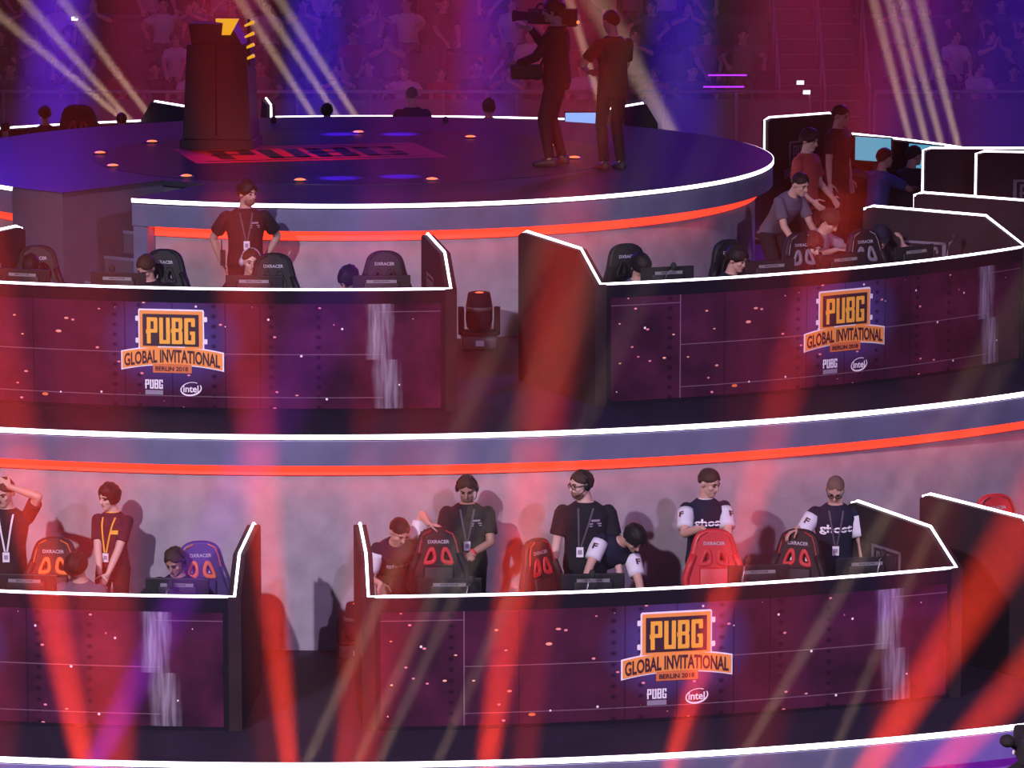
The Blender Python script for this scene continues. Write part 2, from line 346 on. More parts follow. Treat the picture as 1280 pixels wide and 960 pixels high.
    lay('lettering', scale_geo(text('BERLIN 2018', .02), 486, 674, 786, 634), em(.022), 'ink', E)
    P = lay('sponsor_logo', scale_geo(poly_geo(BLOCK), 388, 840, 552, 756), em(.012), 'logo_white', root)
    lay('caption_bar', poly_geo([R4(388, 852, 552, 893)]), em(.012), 'logo_grey', P)
    el = lambda t, k: (810+(98-k)*math.cos(t), 836+(64-k)*math.sin(t)-10*math.cos(t))
    ts = [rad(-28+335*i/36) for i in range(37)]
    I = lay('sponsor_logo', strip_geo([el(t, 0) for t in ts], [el(t, 11+5*math.sin(t)) for t in ts]), em(.012), 'logo_white', root)
    lay('lettering', scale_geo(text('intel', .02), 738, 866, 878, 802), em(.012), 'logo_white', I)
    return root
BOOTHS = [
    (13.4, 0, 2.46, 25.15, 'printed booth in the front row with four standing men behind its desk', -.25, -.3),
    (13.4, 0, -25.07, -2.40, 'printed booth in the front row with a woman with bobbed hair behind its desk', -.1, 0),
    (13.4, 0, 29.6, 52.2, 'front row booth at the right edge with only its dark wing showing', -.9, 0),
    (9.15, Z1, -25.5, 7.66, 'printed booth on the middle tier left of the black moving head light', .8, -.2),
    (9.15, Z1, 16.73, 49.9, 'printed booth on the middle tier right of the black moving head light', -1.5, -2.3),
    (8.9, Z1, 59.0, 92.8, 'dark booth directly behind the right end of the printed middle tier booth', -1, 0),
    (8.35, Z1, 97.5, 132.9, 'dark booth with bright cyan screens behind the coaches at the right', -1, -1),
    (8.0, Z1, 152.8, 190.8, 'booth behind the round top deck and the two camera men', -1, 1),
    (8.0, Z1, 202.5, 240.5, 'booth behind the top deck near the tall dark tower', -.5, 0)]
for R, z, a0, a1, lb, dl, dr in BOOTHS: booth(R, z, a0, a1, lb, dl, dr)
# ------------------------------------------------------------------ people
for k, c, r in (('skin', (.50, .30, .23), .5), ('skin_pale', (.58, .38, .31), .5), ('skin_tan', (.36, .20, .14), .5), ('hair_black', (.012, .009, .009), .55), ('hair_brown', (.05, .026, .018), .6), ('hair_red', (.11, .022, .02), .6), ('stubble', (.20, .105, .075), .7), ('hair_shaved', (.15, .09, .07), .7),
                ('tee_black', (.016, .014, .018), .85), ('tee_navy', (.014, .014, .032), .85), ('polo', (.022, .012, .028), .8), ('trousers', (.013, .012, .016), .85), ('jersey_white', (.66, .66, .72), .8), ('shoe', (.02, .02, .022), .6), ('sole', (.5, .5, .5), .6),
                ('eye', (.02, .012, .01), .2), ('lip', (.32, .12, .10), .5), ('frame_black', (.01, .01, .01), .3), ('lanyard_yellow', (.75, .45, .04), .7), ('lanyard_dark', (.09, .07, .09), .7), ('badge', (.75, .74, .78), .5), ('grey_tee', (.22, .20, .26), .85), ('red_tee', (.30, .035, .03), .85), ('blue_tee', (.04, .06, .28), .85), ('hoodie', (.10, .09, .13), .9), ('white_tee', (.62, .58, .60), .85), ('red_watch', (.55, .03, .04), .4), ('denim', (.05, .06, .11), .85)):
    M[k] = mat(k, c, r, spec=.15 if k.startswith(('tee', 'polo', 'trou', 'hair', 'hood')) else .4)
X, Y, Zv = Vector((1, 0, 0)), Vector((0, 1, 0)), Vector((0, 0, 1))
def loft(bm, rings, n=14):
    """closed body through elliptical rings (centre, radius along ax, radius along ay, ax, ay)"""
    rr = []
    for c, a, b_, ax, ay in rings:
        rr.append([bm.verts.new(c+ax*(a*math.cos(2*PI*k/n))+ay*(b_*math.sin(2*PI*k/n))) for k in range(n)])
    for p, q in zip(rr, rr[1:]):
        for k in range(n): bm.faces.new((p[k], p[(k+1) % n], q[(k+1) % n], q[k]))
    bm.faces.new(rr[0][::-1]); bm.faces.new(rr[-1])
def ball(bm, c, r, fr=None, n=12):
    """ellipsoid; r a number or radii along the axes of fr = (x, y, z)"""
    r = (r, r, r) if isinstance(r, (int, float)) else r; x, y, z = fr or (X, Y, Zv)
    m = max(6, n*2//3); g = lambda a_, b_: bm.verts.new(c+x*(r[0]*math.sin(b_)*math.cos(a_))+y*(r[1]*math.sin(b_)*math.sin(a_))+z*(r[2]*math.cos(b_)))
    rows = [[g(2*PI*i/n, PI*j/m) for i in range(n)] for j in range(1, m)]; p0, p1 = g(0, 0), g(0, PI)
    for p, q in zip(rows, rows[1:]):
        for i in range(n): bm.faces.new((p[i], p[(i+1) % n], q[(i+1) % n], q[i]))
    for i in range(n): bm.faces.new((p0, rows[0][(i+1) % n], rows[0][i])); bm.faces.new((p1, rows[-1][i], rows[-1][(i+1) % n]))
def limb(bm, a, b_, r0, r1, bulge=0, n=12, ends=True):
    d = (b_-a).normalized(); u = d.cross(Zv if abs(d.z) < .9 else Y).normalized(); v = d.cross(u)
    loft(bm, [(a+(b_-a)*t, r0+(r1-r0)*t+bulge*math.sin(PI*t)**1.5*(1-t*.5), r0+(r1-r0)*t+bulge*math.sin(PI*t)**1.5*(1-t*.5), u, v) for t in (0, .2, .4, .6, .8, 1)], n)
    if ends: ball(bm, a, r0, n=10); ball(bm, b_, r1, n=10)
def remesh(name, bm, voxel, m, parent, smooth=3, inflate=0):
    bmesh.ops.recalc_face_normals(bm, faces=bm.faces)
    me = bpy.data.meshes.new('tmp'); bm.to_mesh(me); bm.free(); o = bpy.data.objects.new('tmp', me)
    r = o.modifiers.new('r', 'REMESH'); r.mode = 'VOXEL'; r.voxel_size = voxel; r.use_smooth_shade = True
    s = o.modifiers.new('s', 'SMOOTH'); s.factor = .5; s.iterations = smooth
    nm = bake(o); nm.name = name
    bpy.data.objects.remove(o); bpy.data.meshes.remove(me)
    nm.materials.clear(); nm.materials.append(M[m]); nm.polygons.foreach_set('use_smooth', [True]*len(nm.polygons))
    q = bpy.data.objects.new(name, nm); C.objects.link(q); q.parent = parent; return q
def ik(a, t, l1, l2, hint):
    d = t-a; L = min(d.length, (l1+l2)*.999); d = d.normalized(); t = a+d*L
    x = (l1*l1-l2*l2+L*L)/(2*L); h = math.sqrt(max(l1*l1-x*x, 0)); hv = Vector(hint); hv = (hv-d*hv.dot(d)).normalized()
    return a+d*x+hv*h, t
def hand(bm, w, hd, pn, right, curl, s=1, fr=1.0, spread=.05):
    hd = hd.normalized(); pn = (pn-hd*pn.dot(hd)).normalized(); th = hd.cross(pn)*(1 if right else -1)
    L = .092*s
    loft(bm, [(w+hd*(L*t), .5*s*wd, .014*s*(1.15-.3*t), th, pn) for t, wd in ((-.12, .050), (.15, .062), (.55, .080), (.95, .084))], 12)
    for i, (l, r, o) in enumerate(((.072, .0088, .031), (.080, .0092, .0105), (.074, .0088, -.0105), (.058, .0078, -.031))):
        p = w+hd*(L*(.95-.04*abs(i-1)))+th*(o*s); ang = 0
        for f, k in ((.45, .8), (.31, 1.15), (.24, .8)):
            ang += curl*k; dr = (hd*math.cos(ang)+pn*math.sin(ang)+th*(spread*(1.5-i))).normalized(); q = p+dr*(l*f*s)
            limb(bm, p, q, r*s*fr, r*s*fr*.92, n=8); p = q
    p = w+hd*(L*.18)+th*(.032*s); d1 = (hd*.62+th*.72+pn*.30).normalized(); q = p+d1*(.046*s); limb(bm, p, q, .0125*s, .0105*s, n=8)
    d2 = (hd*.80+th*.25+pn*(.25+.35*curl)).normalized(); q2 = q+d2*(.034*s); limb(bm, q, q2, .0105*s*fr, .0092*s*fr, n=8); q3 = q2+(d2+pn*.25*curl).normalized()*.026*s; limb(bm, q2, q3, .0092*s*fr, .008*s*fr, n=8)
def person(label, loc, rz=0, h=1.80, lean=(0, 0, 1), face=(0, -1, 0), up=None, neck=None, twist=0, hips=None, feet=((-.11, 0, 0), (.11, .02, 0)), knee=(0, -1, .2), handR=(-.30, -.05, .80), handL=(.30, -.05, .80), elbR=(-.4, .6, -.2), elbL=(.4, .6, -.2),
           hdR=None, hdL=None, pnR=(1, 0, 0), pnL=(-1, 0, 0), curlR=.28, curlL=.28, girth=1, female=False, skin='skin', hair='hair_black', hairstyle='short', top='tee_black', sleeve='short', sleeve_mat=None, legs='trousers', group=None, vox=.0085, extras=(), shirt_hem=.0, cat='person', beard=False):
    root = thing('person', label, cat, loc, rz, group)
    s = h/1.80; hr = bpy.data.objects.new; V = lambda t: Vector(t)
    P = V(hips) if hips else V((0, 0, .95*s))
    U = V(lean).normalized(); tw = Matrix.Rotation(rad(twist), 3, 'Z')
    Rr = tw @ V((-1, 0, 0)); Rr = (Rr-U*Rr.dot(U)).normalized(); Fw = Rr.cross(U)*1 if Rr.cross(U).dot(V((0, -1, 0)) if not twist else tw @ V((0, -1, 0))) > 0 else -Rr.cross(U)
    R0_, F0_ = V((-1, 0, 0)), V((0, -1, 0))
    sw = (.185 if not female else .165)*s*(.6+.4*girth)
    hip = lambda sd: P+R0_*(sd*.088*s)+V((0, 0, -.02*s))
    N = P+U*(.535*s)+Fw*(.0)                                # base of the neck
    sh = lambda sd: P+U*(.452*s)+Rr*(sd*sw*.97)
    fwd = V(face).normalized()
    nk = V(neck).normalized() if neck else (U*.8+Zv*.4+fwd*.22).normalized()
    Hc = N+nk*(.158*s)+fwd*.014*s                         # middle of the head
    hu = V(up) if up else Zv; hu = (hu-fwd*hu.dot(fwd)).normalized(); hx = fwd.cross(hu).normalized()   # hx: the person's right
    hs = s*1.03; FR = (hx, fwd, hu)
    at = lambda x, y, z: Hc+(hx*x+fwd*y+hu*z)*hs
    # --- body, one surface
    def torso(bm, inf, lo=0.0, top_=1):
        g = girth; prof = [(-.12, .135, .105), (-.02, .165, .118), (.10, .150*(.96 if female else 1), .110), (.22, .150*(.90 if female else 1), .108), (.34, .172, .118), (.43, .186, .112), (.475, .160, .094), (.51, .110, .076), (.54, .072, .066)]
        loft(bm, [(P+U*(z*s)+Fw*(.012*s if .2 < z < .45 else 0), (a*(.55+.45*g)+inf)*s, (b_*g+inf)*s, R0_.lerp(Rr, min(max(z/.4, 0), 1)).normalized(), F0_.lerp(Fw, min(max(z/.4, 0), 1)).normalized()) for z, a, b_ in prof if z >= lo], 20)
    bm = B(); torso(bm, 0)
    limb(bm, N-nk*.05*s, N+nk*(.10*s), .066*s, .056*s)
    ball(bm, at(0, -.008, .03), (.077*hs, .097*hs, .090*hs), FR, 18); ball(bm, at(0, .022, -.045), (.060*hs, .070*hs, .070*hs), FR, 16)
    ball(bm, at(0, .058, -.088), (.034*hs, .034*hs, .026*hs), FR); ball(bm, at(0, .072, .028), (.056*hs, .022*hs, .016*hs), FR)
    for sd in (-1, 1):
        ball(bm, at(sd*.040, .060, -.022), (.024*hs, .024*hs, .02*hs), FR); ball(bm, at(sd*.078, -.012, -.005), (.012*hs, .022*hs, .034*hs), FR, 10)
    limb(bm, at(0, .086, .018), at(0, .108, -.026), .010*hs, .015*hs, n=8)
    arms = {}
    for sd, T, hint, hd, pn, cl in ((1, handR, elbR, hdR, pnR, curlR), (-1, handL, elbL, hdL, pnL, curlL)):
        a = sh(sd); e, wr = ik(a, V(T), .295*s, .262*s, hint); arms[sd] = (a, e, wr)
        ball(bm, a, .056*s); limb(bm, a, e, .052*s*(.5+.5*girth), .040*s, .004*s); limb(bm, e, wr, .040*s, .027*s, .005*s)
        d = V(hd) if hd else (wr-e); hand(bm, wr+d.normalized()*.012*s, d, V(pn), sd == 1, cl, s*1.04, 1.06 if vox < .01 else 1.35)
    kn = {}
    for sd, T in ((1, feet[0]), (-1, feet[1])):
        a = hip(sd); k, an = ik(a, V(T)+V((0, 0, .085*s)), .44*s, .43*s, knee); kn[sd] = (a, k, an)
        limb(bm, a, k, .082*s*(.6+.4*girth), .052*s, .004*s); limb(bm, k, an, .052*s, .036*s, .008*s)
        fd = V((0, -1, 0)) if len(T) < 4 else V((0, -1, 0)); limb(bm, an+V((0, .02, -.045))*s, an+V((0, -.15, -.06))*s, .034*s, .028*s)
    body = remesh('body', bm, vox, skin, root)
    # --- face
    for sd in (-1, 1):
        b = B(); ball(b, at(sd*.031, .083, .006), (.013*hs, .008*hs, .0075*hs), FR, 10); obj('eye', b, 'eye', body, True)
        b = B(); tube(b, [at(sd*x, y, z) for x, y, z in ((.014, .094, .026), (.032, .092, .031), (.050, .078, .026))], .0045*hs, 6); obj('eyebrow', b, hair if hair != 'hair_shaved' else 'hair_brown', body, True)
    b = B(); ball(b, at(0, .087, -.058), (.022*hs, .009*hs, .0065*hs), FR, 10); obj('mouth', b, 'lip', body, True)
    # --- hair
    def cap(style, inf=1.0):
        b = B(); bmesh.ops.create_uvsphere(b, u_segments=36, v_segments=24, radius=1)
        for v in b.verts:
            x, y, z = v.co; 
            fr = math.atan2(y, math.hypot(x, z)*0+abs(x)+1e-6)/(PI/2)            # 1 at the front, -1 at the back
            line = {'short': (.48, -.10, -.80), 'long': (.40, -.35, -.9), 'bob': (.34, -.62, -.80), 'shaved': (.52, -.02, -.72), 'mop': (.36, -.26, -.85)}[style]
            zl = line[1]+(line[0]-line[1])*max(fr, 0)**1.6+(line[2]-line[1])*max(-fr, 0)**.7 if style != 'bob' else (line[0] if fr > .42 else line[1])
            k = min(max((z-zl)/.10+.5, 0), 1)
            t_ = {'short': .012, 'long': .022, 'bob': .026, 'shaved': .004, 'mop': .024}[style]*(1+.25*math.sin(9*x+4*y)*math.sin(7*z+3*x))
            a_, b__, c_ = .077, .097, .090; 
            if z < 0 and style in ('bob', 'long'): c_ = .125; 
            q = Vector((x*(a_+t_), y*(b__+t_), z*(c_+t_*1.2))); q = q*(.80+.20*k)
            v.co = at(q.x, q.y-.010, q.z+.030)
        return obj('hair', b, hair, root, True)
    if hairstyle in ('short', 'long', 'bob', 'shaved', 'mop'): cap(hairstyle)
    if hairstyle == 'cap':
        b = B(); bmesh.ops.create_uvsphere(b, u_segments=24, v_segments=14, radius=1)
        for v in b.verts: x, y, z = v.co; k = 1 if z > -.05 else .82; v.co = at(x*.090*k, (y*.110-.006)*k, max(z, -.3)*.105*k+.040)
        c = obj('cap', b, 'tee_navy', root, True); b = B()
        loft(b, [(at(0, .07, .045), .075*hs, .008*hs, hx, hu), (at(0, .13, .046), .066*hs, .006*hs, hx, hu), (at(0, .165, .040), .035*hs, .004*hs, hx, hu)], 14); obj('visor', b, 'tee_navy', c, True)
    # --- clothes
    b = B(); torso(b, .016, -.13)
    for sd in (1, -1):
        a, e, wr = arms[sd]; ball(b, a, .064*s)
        if sleeve == 'short': limb(b, a, a+(e-a)*.72, .064*s*(.5+.5*girth), .070*s*(.6+.4*girth), n=14, ends=False)
        else: limb(b, a, e, .068*s, .054*s); limb(b, e, wr-(wr-e)*.04, .054*s, .042*s, ends=False); ball(b, e, .054*s)
    shirt = remesh('shirt', b, vox*1.25, top, root, 4)
    if sleeve_mat:
        for sd in (1, -1):
            a, e, wr = arms[sd]; b = B(); limb(b, a+(e-a)*.12, a+(e-a)*.76, .080*s, .074*s, n=18, ends=False); obj('sleeve', b, sleeve_mat, root, True)
            g = text('F', .03); d = (e-a).normalized(); out = (V((0, -1, 0))+Rr*sd*.5); out = (out-d*out.dot(d)).normalized(); sx_ = d.cross(out)
            ce = a+(e-a)*.42+out*.0825*s; lay('sleeve_mark', scale_geo(g, -.022, -.03, .022, .03), lambda x, y: ce-sx_*x-d*y, 'ink', root)
    b = B()
    loft(b, [(P+U*(z*s), (a*(.55+.45*girth)+.013)*s, (c*girth+.013)*s, X, Y) for z, a, c in ((-.14, .12, .10), (-.05, .168, .122), (.06, .158, .115))], 18)
    for sd in (1, -1):
        a, k, an = kn[sd]; limb(b, a, k, .096*s*(.6+.4*girth), .068*s); limb(b, k, an+(k-an)*.02, .068*s, .056*s, ends=False); ball(b, k, .068*s)
    remesh('trousers', b, vox*1.3, legs, root, 3)
    for sd in (1, -1):
        an = kn[sd][2]; b = B(); g = V((an.x, an.y, an.z-.085*s))
        loft(b, [(g+V((0, .075, .045))*s, .034*s, .045*s, X, Zv), (g+V((0, .03, .052))*s, .042*s, .056*s, X, Zv), (g+V((0, -.06, .042))*s, .046*s, .042*s, X, Zv), (g+V((0, -.14, .032))*s, .048*s, .032*s, X, Zv), (g+V((0, -.185, .026))*s, .030*s, .022*s, X, Zv)], 12)
        obj('shoe', b, 'shoe', root, True)
    info = dict(root=root, at=at, hs=hs, FR=FR, hx=hx, fwd=fwd, hu=hu, N=N, U=U, Fw=Fw, Rr=Rr, P=P, s=s, shirt=shirt, body=body, arms=arms, Hc=Hc)
    for ex in extras: ex(info)
    return info
from mathutils.bvhtree import BVHTree
def on_shirt(I):
    me = I['shirt'].data; t = BVHTree.FromPolygons([v.co for v in me.vertices], [list(p.vertices) for p in me.polygons])
    def fn(x, z, off=.006):                                 # x to the viewer's right across the chest, z up from the waist, on the cloth
        o = I['P']+I['U']*(z*I['s'])-I['Rr']*(x*I['s']); h = t.ray_cast(o+I['Fw']*.6, -I['Fw'])
        return (h[0] if h[0] else o+I['Fw']*.14)+I['Fw']*off
    return fn
def chest_text(body, x, z, w, hgt, m='logo_white', bold=.03, split=False, name='shirt_print'):
    def f(I):
        fn = on_shirt(I); g = text(body, bold)
        if not split: lay(name, scale_geo(g, x-w/2, z-hgt/2, x+w/2, z+hgt/2), fn, m, I['shirt'])
        else:
            o = lay(name, scale_geo(g, x-w/2, z-hgt/2, x+w/2, z+hgt/2), fn, m, I['shirt'])
            lay('print_gap', poly_geo([[(x-w*.40+i*w*.9/8, z-hgt*.04), (x-w*.40+(i+1)*w*.9/8, z-hgt*.04), (x-w*.40+(i+1)*w*.9/8, z+hgt*.06), (x-w*.40+i*w*.9/8, z+hgt*.06)] for i in range(8)]), lambda a, c: fn(a, c, .009), 'tee_navy', I['shirt'])
    return f
def chest_bar(x, z, w, hgt, m='logo_grey', name='shirt_print'):
    return lambda I: lay(name, poly_geo([R4(x-w/2, z-hgt/2, x+w/2, z+hgt/2)]), on_shirt(I), m, I['shirt'])
def lanyard(m='lanyard_dark', z=.08, x=0, wid=.016, badge=True):
    def f(I):
        fn = on_shirt(I); b = B(); s = I['s']
        for sd in (-1, 1):
            pts = [fn(sd*(.065-.055*t)+x*t, .50-(.50-z-.05)*t, .008) for t in [i/12 for i in range(13)]]
            for p, q in zip(pts, pts[1:]):
                w_ = I['Rr']*(wid/2*s); vs = [b.verts.new(v) for v in (p-w_, p+w_, q+w_, q-w_)]; b.faces.new(vs)
                vs2 = [b.verts.new(v+I['Fw']*.002) for v in (p-w_, p+w_, q+w_, q-w_)]; b.faces.new(vs2)
        l = obj('lanyard', b, m, I['root'])
        if badge:
            b = B(); c = fn(x, z, .012); box(b, (0, 0, 0), (.062*s, .004, .088*s)); 
            mx = Matrix((I['Rr'], I['Fw'], I['U'])).transposed().to_4x4(); mx.translation = c; bmesh.ops.transform(b, matrix=mx, verts=b.verts)
            bd = obj('badge', b, 'badge', l); lay('photo', poly_geo([R4(-.018, -.02, .018, .02)]), lambda a, q: c-I['Rr']*a*s+I['U']*q*s+I['Fw']*.004, 'logo_grey', l)
    return f
def headset(mic=True, m='frame_black', big=False):
    def f(I):
        at, hs = I['at'], I['hs']; b = B(); tube(b, [at(.094*math.sin(t), -.01, .025+.105*math.cos(t)) for t in [rad(-80+160*i/12) for i in range(13)]], .009*hs, 6)
        r = obj('headset', b, m, I['root'], True)
        for sd in (-1, 1): b = B(); ball(b, at(sd*.090, -.008, .0), ((.020 if not big else .028)*hs, .036*hs, .042*hs), I['FR'], 12); obj('ear_cup', b, m, r, True)
        if mic: b = B(); tube(b, [at(-.090, .01, -.02), at(-.085, .06, -.055), at(-.05, .105, -.072)], .0045*hs, 6); obj('microphone', b, m, r, True)
    return f
def glasses(dark=False):
    def f(I):
        at, hs = I['at'], I['hs']; b = B()
        for sd in (-1, 1):
            tube(b, [at(sd*(.034+.026*math.cos(t)), .098-.004*math.cos(t), .006+.018*math.sin(t)) for t in [2*PI*i/14 for i in range(15)]], .0038*hs, 5); tube(b, [at(sd*.060, .094, .010), at(sd*.080, .02, .012), at(sd*.082, -.02, .0)], .0036*hs, 5)
        tube(b, [at(-.008, .101, .008), at(.008, .101, .008)], .0036*hs, 5); obj('glasses', b, 'frame_black', I['root'], True)
    return f
def collar(m):
    def f(I):
        b = B(); N, U, s = I['N'], I['U'], I['s']; loft(b, [(N-U*.035*s, .080*s, .074*s, I['Rr'], I['Fw']), (N+U*.012*s+I['Fw']*.004, .066*s, .064*s, I['Rr'], I['Fw'])], 18); obj('collar', b, m, I['shirt'], True)
    return f
def beard(I):
    b = B(); at, hs = I['at'], I['hs']; ball(b, at(0, .040, -.068), (.061*hs, .058*hs, .052*hs), I['FR'], 14); obj('beard', b, 'stubble', I['body'], True)
# ------------------------------------------------------------------ furniture and equipment
for k, c, r in (('chair_black', (.009, .008, .011), .55), ('chair_red', (.50, .02, .025), .45), ('chair_orange', (.75, .16, .02), .45), ('chair_grey', (.20, .185, .22), .5), ('chair_white', (.72, .70, .74), .5), ('chair_purple', (.055, .03, .15), .45), ('metal_dark', (.05, .05, .055), .35), ('monitor', (.008, .008, .011), .5), ('grey_label', (.42, .40, .45), .5), ('rubber', (.02, .02, .02), .8), ('glass_lens', (.1, .02, .02), .1), ('tower', (.030, .007, .015), .45), ('gold', (1, .62, .04), .35), ('bar_silver', (.30, .29, .32), .35)):
    M[k] = mat(k, c, r, metal=.7 if k in ('bar_silver',) else 0, spec=.25 if k in ('chair_black', 'monitor', 'rubber', 'metal_dark') else .5)
M['lens_glow'] = mat('lens_glow', (.3, .05, .02), .3, emit=(1, .12, .03), es=1.6)
M['gold_glow'] = mat('gold_added_glow', (1, .6, .04), .4, emit=(1, .48, .015), es=.75)  # glow added to the gold so plate and rods look bright
M['screen'] = mat('lit_screen', (.02, .02, .02), .3, emit=(.10, .42, .62), es=.8)
M['screen_white'] = mat('lit_screen_bright', (.02, .02, .02), .3, emit=(.22, .45, 1), es=1.0)
def fill2d(outer, holes=(), depth=.04, bevel=.012):
    """plate with holes in the XZ plane, thickness along Y"""
    cu = bpy.data.curves.new('c', 'CURVE'); cu.dimensions = '2D'; cu.fill_mode = 'BOTH'; cu.extrude = max(depth/2-bevel, .001); cu.bevel_depth = bevel; cu.bevel_resolution = 2
    for pts in (outer, *holes):
        sp = cu.splines.new('POLY'); sp.points.add(len(pts)-1); sp.use_cyclic_u = True
        for q, p in zip(sp.points, pts): q.co = (p[0], p[1], 0, 1)
    o = bpy.data.objects.new('c', cu); me = bake(o); bpy.data.objects.remove(o); bpy.data.curves.remove(cu)
    b = B(); b.from_mesh(me); bpy.data.meshes.remove(me); bmesh.ops.transform(b, matrix=Matrix(((1, 0, 0, 0), (0, 0, -1, 0), (0, 1, 0, 0), (0, 0, 0, 1))), verts=b.verts); return b
def smooth_loop(pts, n=3):                              # Chaikin-rounded closed outline
    for _ in range(n):
        q = []
        for i, p in enumerate(pts): r = pts[(i+1) % len(pts)]; q += [(p[0]*.75+r[0]*.25, p[1]*.75+r[1]*.25), (p[0]*.25+r[0]*.75, p[1]*.25+r[1]*.75)]
        pts = q
    return pts
CH = {}
def chair(label, loc, rz, trim='chair_red', body='chair_black', inner=None, group='racing style gaming chairs', tilt=8):
    """racing style gaming chair facing -Y"""
    root = thing('gaming_chair', label, 'chair', loc, rz, group); key = (trim, body, inner, tilt)
    if key in CH:
        for ch in CH[key].children:
            c = ch.copy(); C.objects.link(c); c.parent = root
            for g in ch.children: d = g.copy(); C.objects.link(d); d.parent = c
        return root
    CH[key] = root
    half = [(0, .44), (.20, .45), (.25, .52), (.262, .70), (.285, .86), (.290, .95), (.255, 1.05), (.205, 1.18), (.180, 1.29), (.150, 1.36), (.08, 1.395), (0, 1.40)]
    outer = smooth_loop(half+[(-x, z) for x, z in half[-2:0:-1]], 2)
    h1 = [(.030, 1.09), (.045, 1.205), (.075, 1.215), (.095, 1.19), (.135, 1.09), (.12, 1.075)]
    hole = lambda k, sx: [(sx*(.082+(x-.082)*k), 1.14+(z-1.14)*k) for x, z in smooth_loop(h1, 2)]
    T = Matrix.Translation((0, .24, .45)) @ Matrix.Rotation(rad(-tilt), 4, 'X') @ Matrix.Translation((0, 0, -.45))
    def put(b): bmesh.ops.transform(b, matrix=T, verts=b.verts); return b
    bk = obj('backrest', put(fill2d(outer, [hole(1, 1), hole(1, -1)], .085, .03)), body, root, True)
    for sx in (1, -1):
        obj('headrest_opening', put(fill2d(hole(1.18, sx), [hole(.80, sx)], .11, .01)), trim, bk, True)
        if inner: b = B(); b.faces.new([b.verts.new((x, .0, z)) for x, z in hole(.86, sx)]); obj('opening_panel', put(b), inner, bk)
        b = B(); tube(b, [(sx*x*.985, -.045, z) for x, z in half[3:8]], .035, 8); obj('side_bolster', put(b), body, bk, True)
        b = B(); tube(b, [(sx*(x-.012), -.050, z) for x, z in half[2:11]], .006, 5); obj('piping', put(b), trim, bk, True)
    b = B(); box(b, (0, -.045, .80), (.30, .05, .50)); obj('back_cushion', put(b), body, bk, True, bevel=.02)
    g = scale_geo(text('DXRACER', .02), -.105, 1.268, .105, 1.302); lay('lettering', g, lambda x, y: T @ Vector((x, -.047, y)), 'grey_label', bk)
    b = B(); box(b, (0, -.03, .455), (.52, .52, .10)); st = obj('seat', b, body, root, True, bevel=.035)
    for sx in (1, -1):
        b = B(); box(b, (sx*.235, -.04, .50), (.08, .50, .09)); obj('seat_bolster', b, trim if trim != 'chair_black' else body, st, True, bevel=.03)
        b = B(); tube(b, [(sx*.30, .04, .44), (sx*.33, .04, .55), (sx*.33, .04, .68)], .022, 8); a = obj('armrest', b, 'metal_dark', root, True)
        b = B(); box(b, (sx*.33, -.02, .695), (.09, .26, .03)); obj('arm_pad', b, 'rubber', a, True, bevel=.012)
    b = B(); lathe(b, [(.028, .12), (.028, .40), (.06, .41)], 12); obj('gas_lift', b, 'metal_dark', root, True)
    for k in range(5):
        a = 2*PI*k/5+.3; d = Vector((math.cos(a), math.sin(a), 0)); b = B(); tube(b, [d*.03+Zv*.12, d*.16+Zv*.105, d*.31+Zv*.075], [.032, .026, .018], 8); l = obj('base_leg', b, 'metal_dark', root, True)
        b = B(); s_ = Vector((-d.y, d.x, 0)); tube(b, [d*.31-s_*.025+Zv*.031, d*.31+s_*.025+Zv*.031], .030, 10); obj('caster', b, 'rubber', l, True)
    return root
MON = {}
def monitor(label, loc, rz, group='monitors seen from behind', screen='monitor', kind=0, w=.55):
    """flat monitor on a stand; its screen faces +Y, its back faces -Y"""
    root = thing('monitor', label, 'monitor', loc, rz, group); key = (screen, kind, w)
    if key in MON:
        for ch in MON[key].children:
            c = ch.copy(); C.objects.link(c); c.parent = root
            for g in ch.children: d = g.copy(); C.objects.link(d); d.parent = c
        return root
    MON[key] = root; h = .325; z0 = .135
    b = B(); box(b, (0, 0, z0+h/2), (w, .028, h)); sh_ = obj('housing', b, 'monitor', root, bevel=.008)
    b = B(); box(b, (0, -.022, z0+h*.5), (w*.62, .03, h*.62)); obj('back_bulge', b, 'monitor', sh_, True, bevel=.012)
    b = B(); box(b, (0, .0150, z0+h/2), (w-.03, .003, h-.03)); obj('screen', b, screen, root)
    b = B(); box(b, (0, -.04, .13), (.06, .03, .26)); obj('stand', b, 'metal_dark', root, bevel=.006)
    b = B(); lathe(b, [(.13, 0), (.13, .012), (.03, .018)], 20); obj('foot', b, 'metal_dark', root, True)
    b = B(); box(b, (0, -.0385, z0+h-.055), (w*.52, .002, .030)); obj('light_bar', b, 'bar_silver', sh_)
    lay('lettering', scale_geo(text('BENQ ZOWIE', .02), -.075, z0+h-.064, .075, z0+h-.046), lambda x, y: Vector((x, -.0402, y)), 'monitor', sh_)
    if kind: lay('sticker', scale_geo(poly_geo(BLOCK), -.255, z0+.02, -.175, z0+.075), lambda x, y: Vector((x, -.0165, y)), 'grey_label', sh_)
    return root
def mic(label, loc, rz=0, h=.42, bend=.12, group='microphones on desk stands'):
    root = thing('microphone', label, 'microphone', loc, rz, group)
    b = B(); lathe(b, [(.055, 0), (.055, .014), (.012, .022)], 16); obj('base', b, 'metal_dark', root, True)
    b = B(); tube(b, [(0, 0, .015), (0, 0, h*.72), (bend*.35, 0, h*.95), (bend, 0, h)], .008, 8); obj('stem', b, 'bar_silver', root, True)
    b = B(); ball(b, Vector((bend, 0, h+.03)), (.030, .030, .042)); obj('foam_head', b, 'rubber', root, True); return root
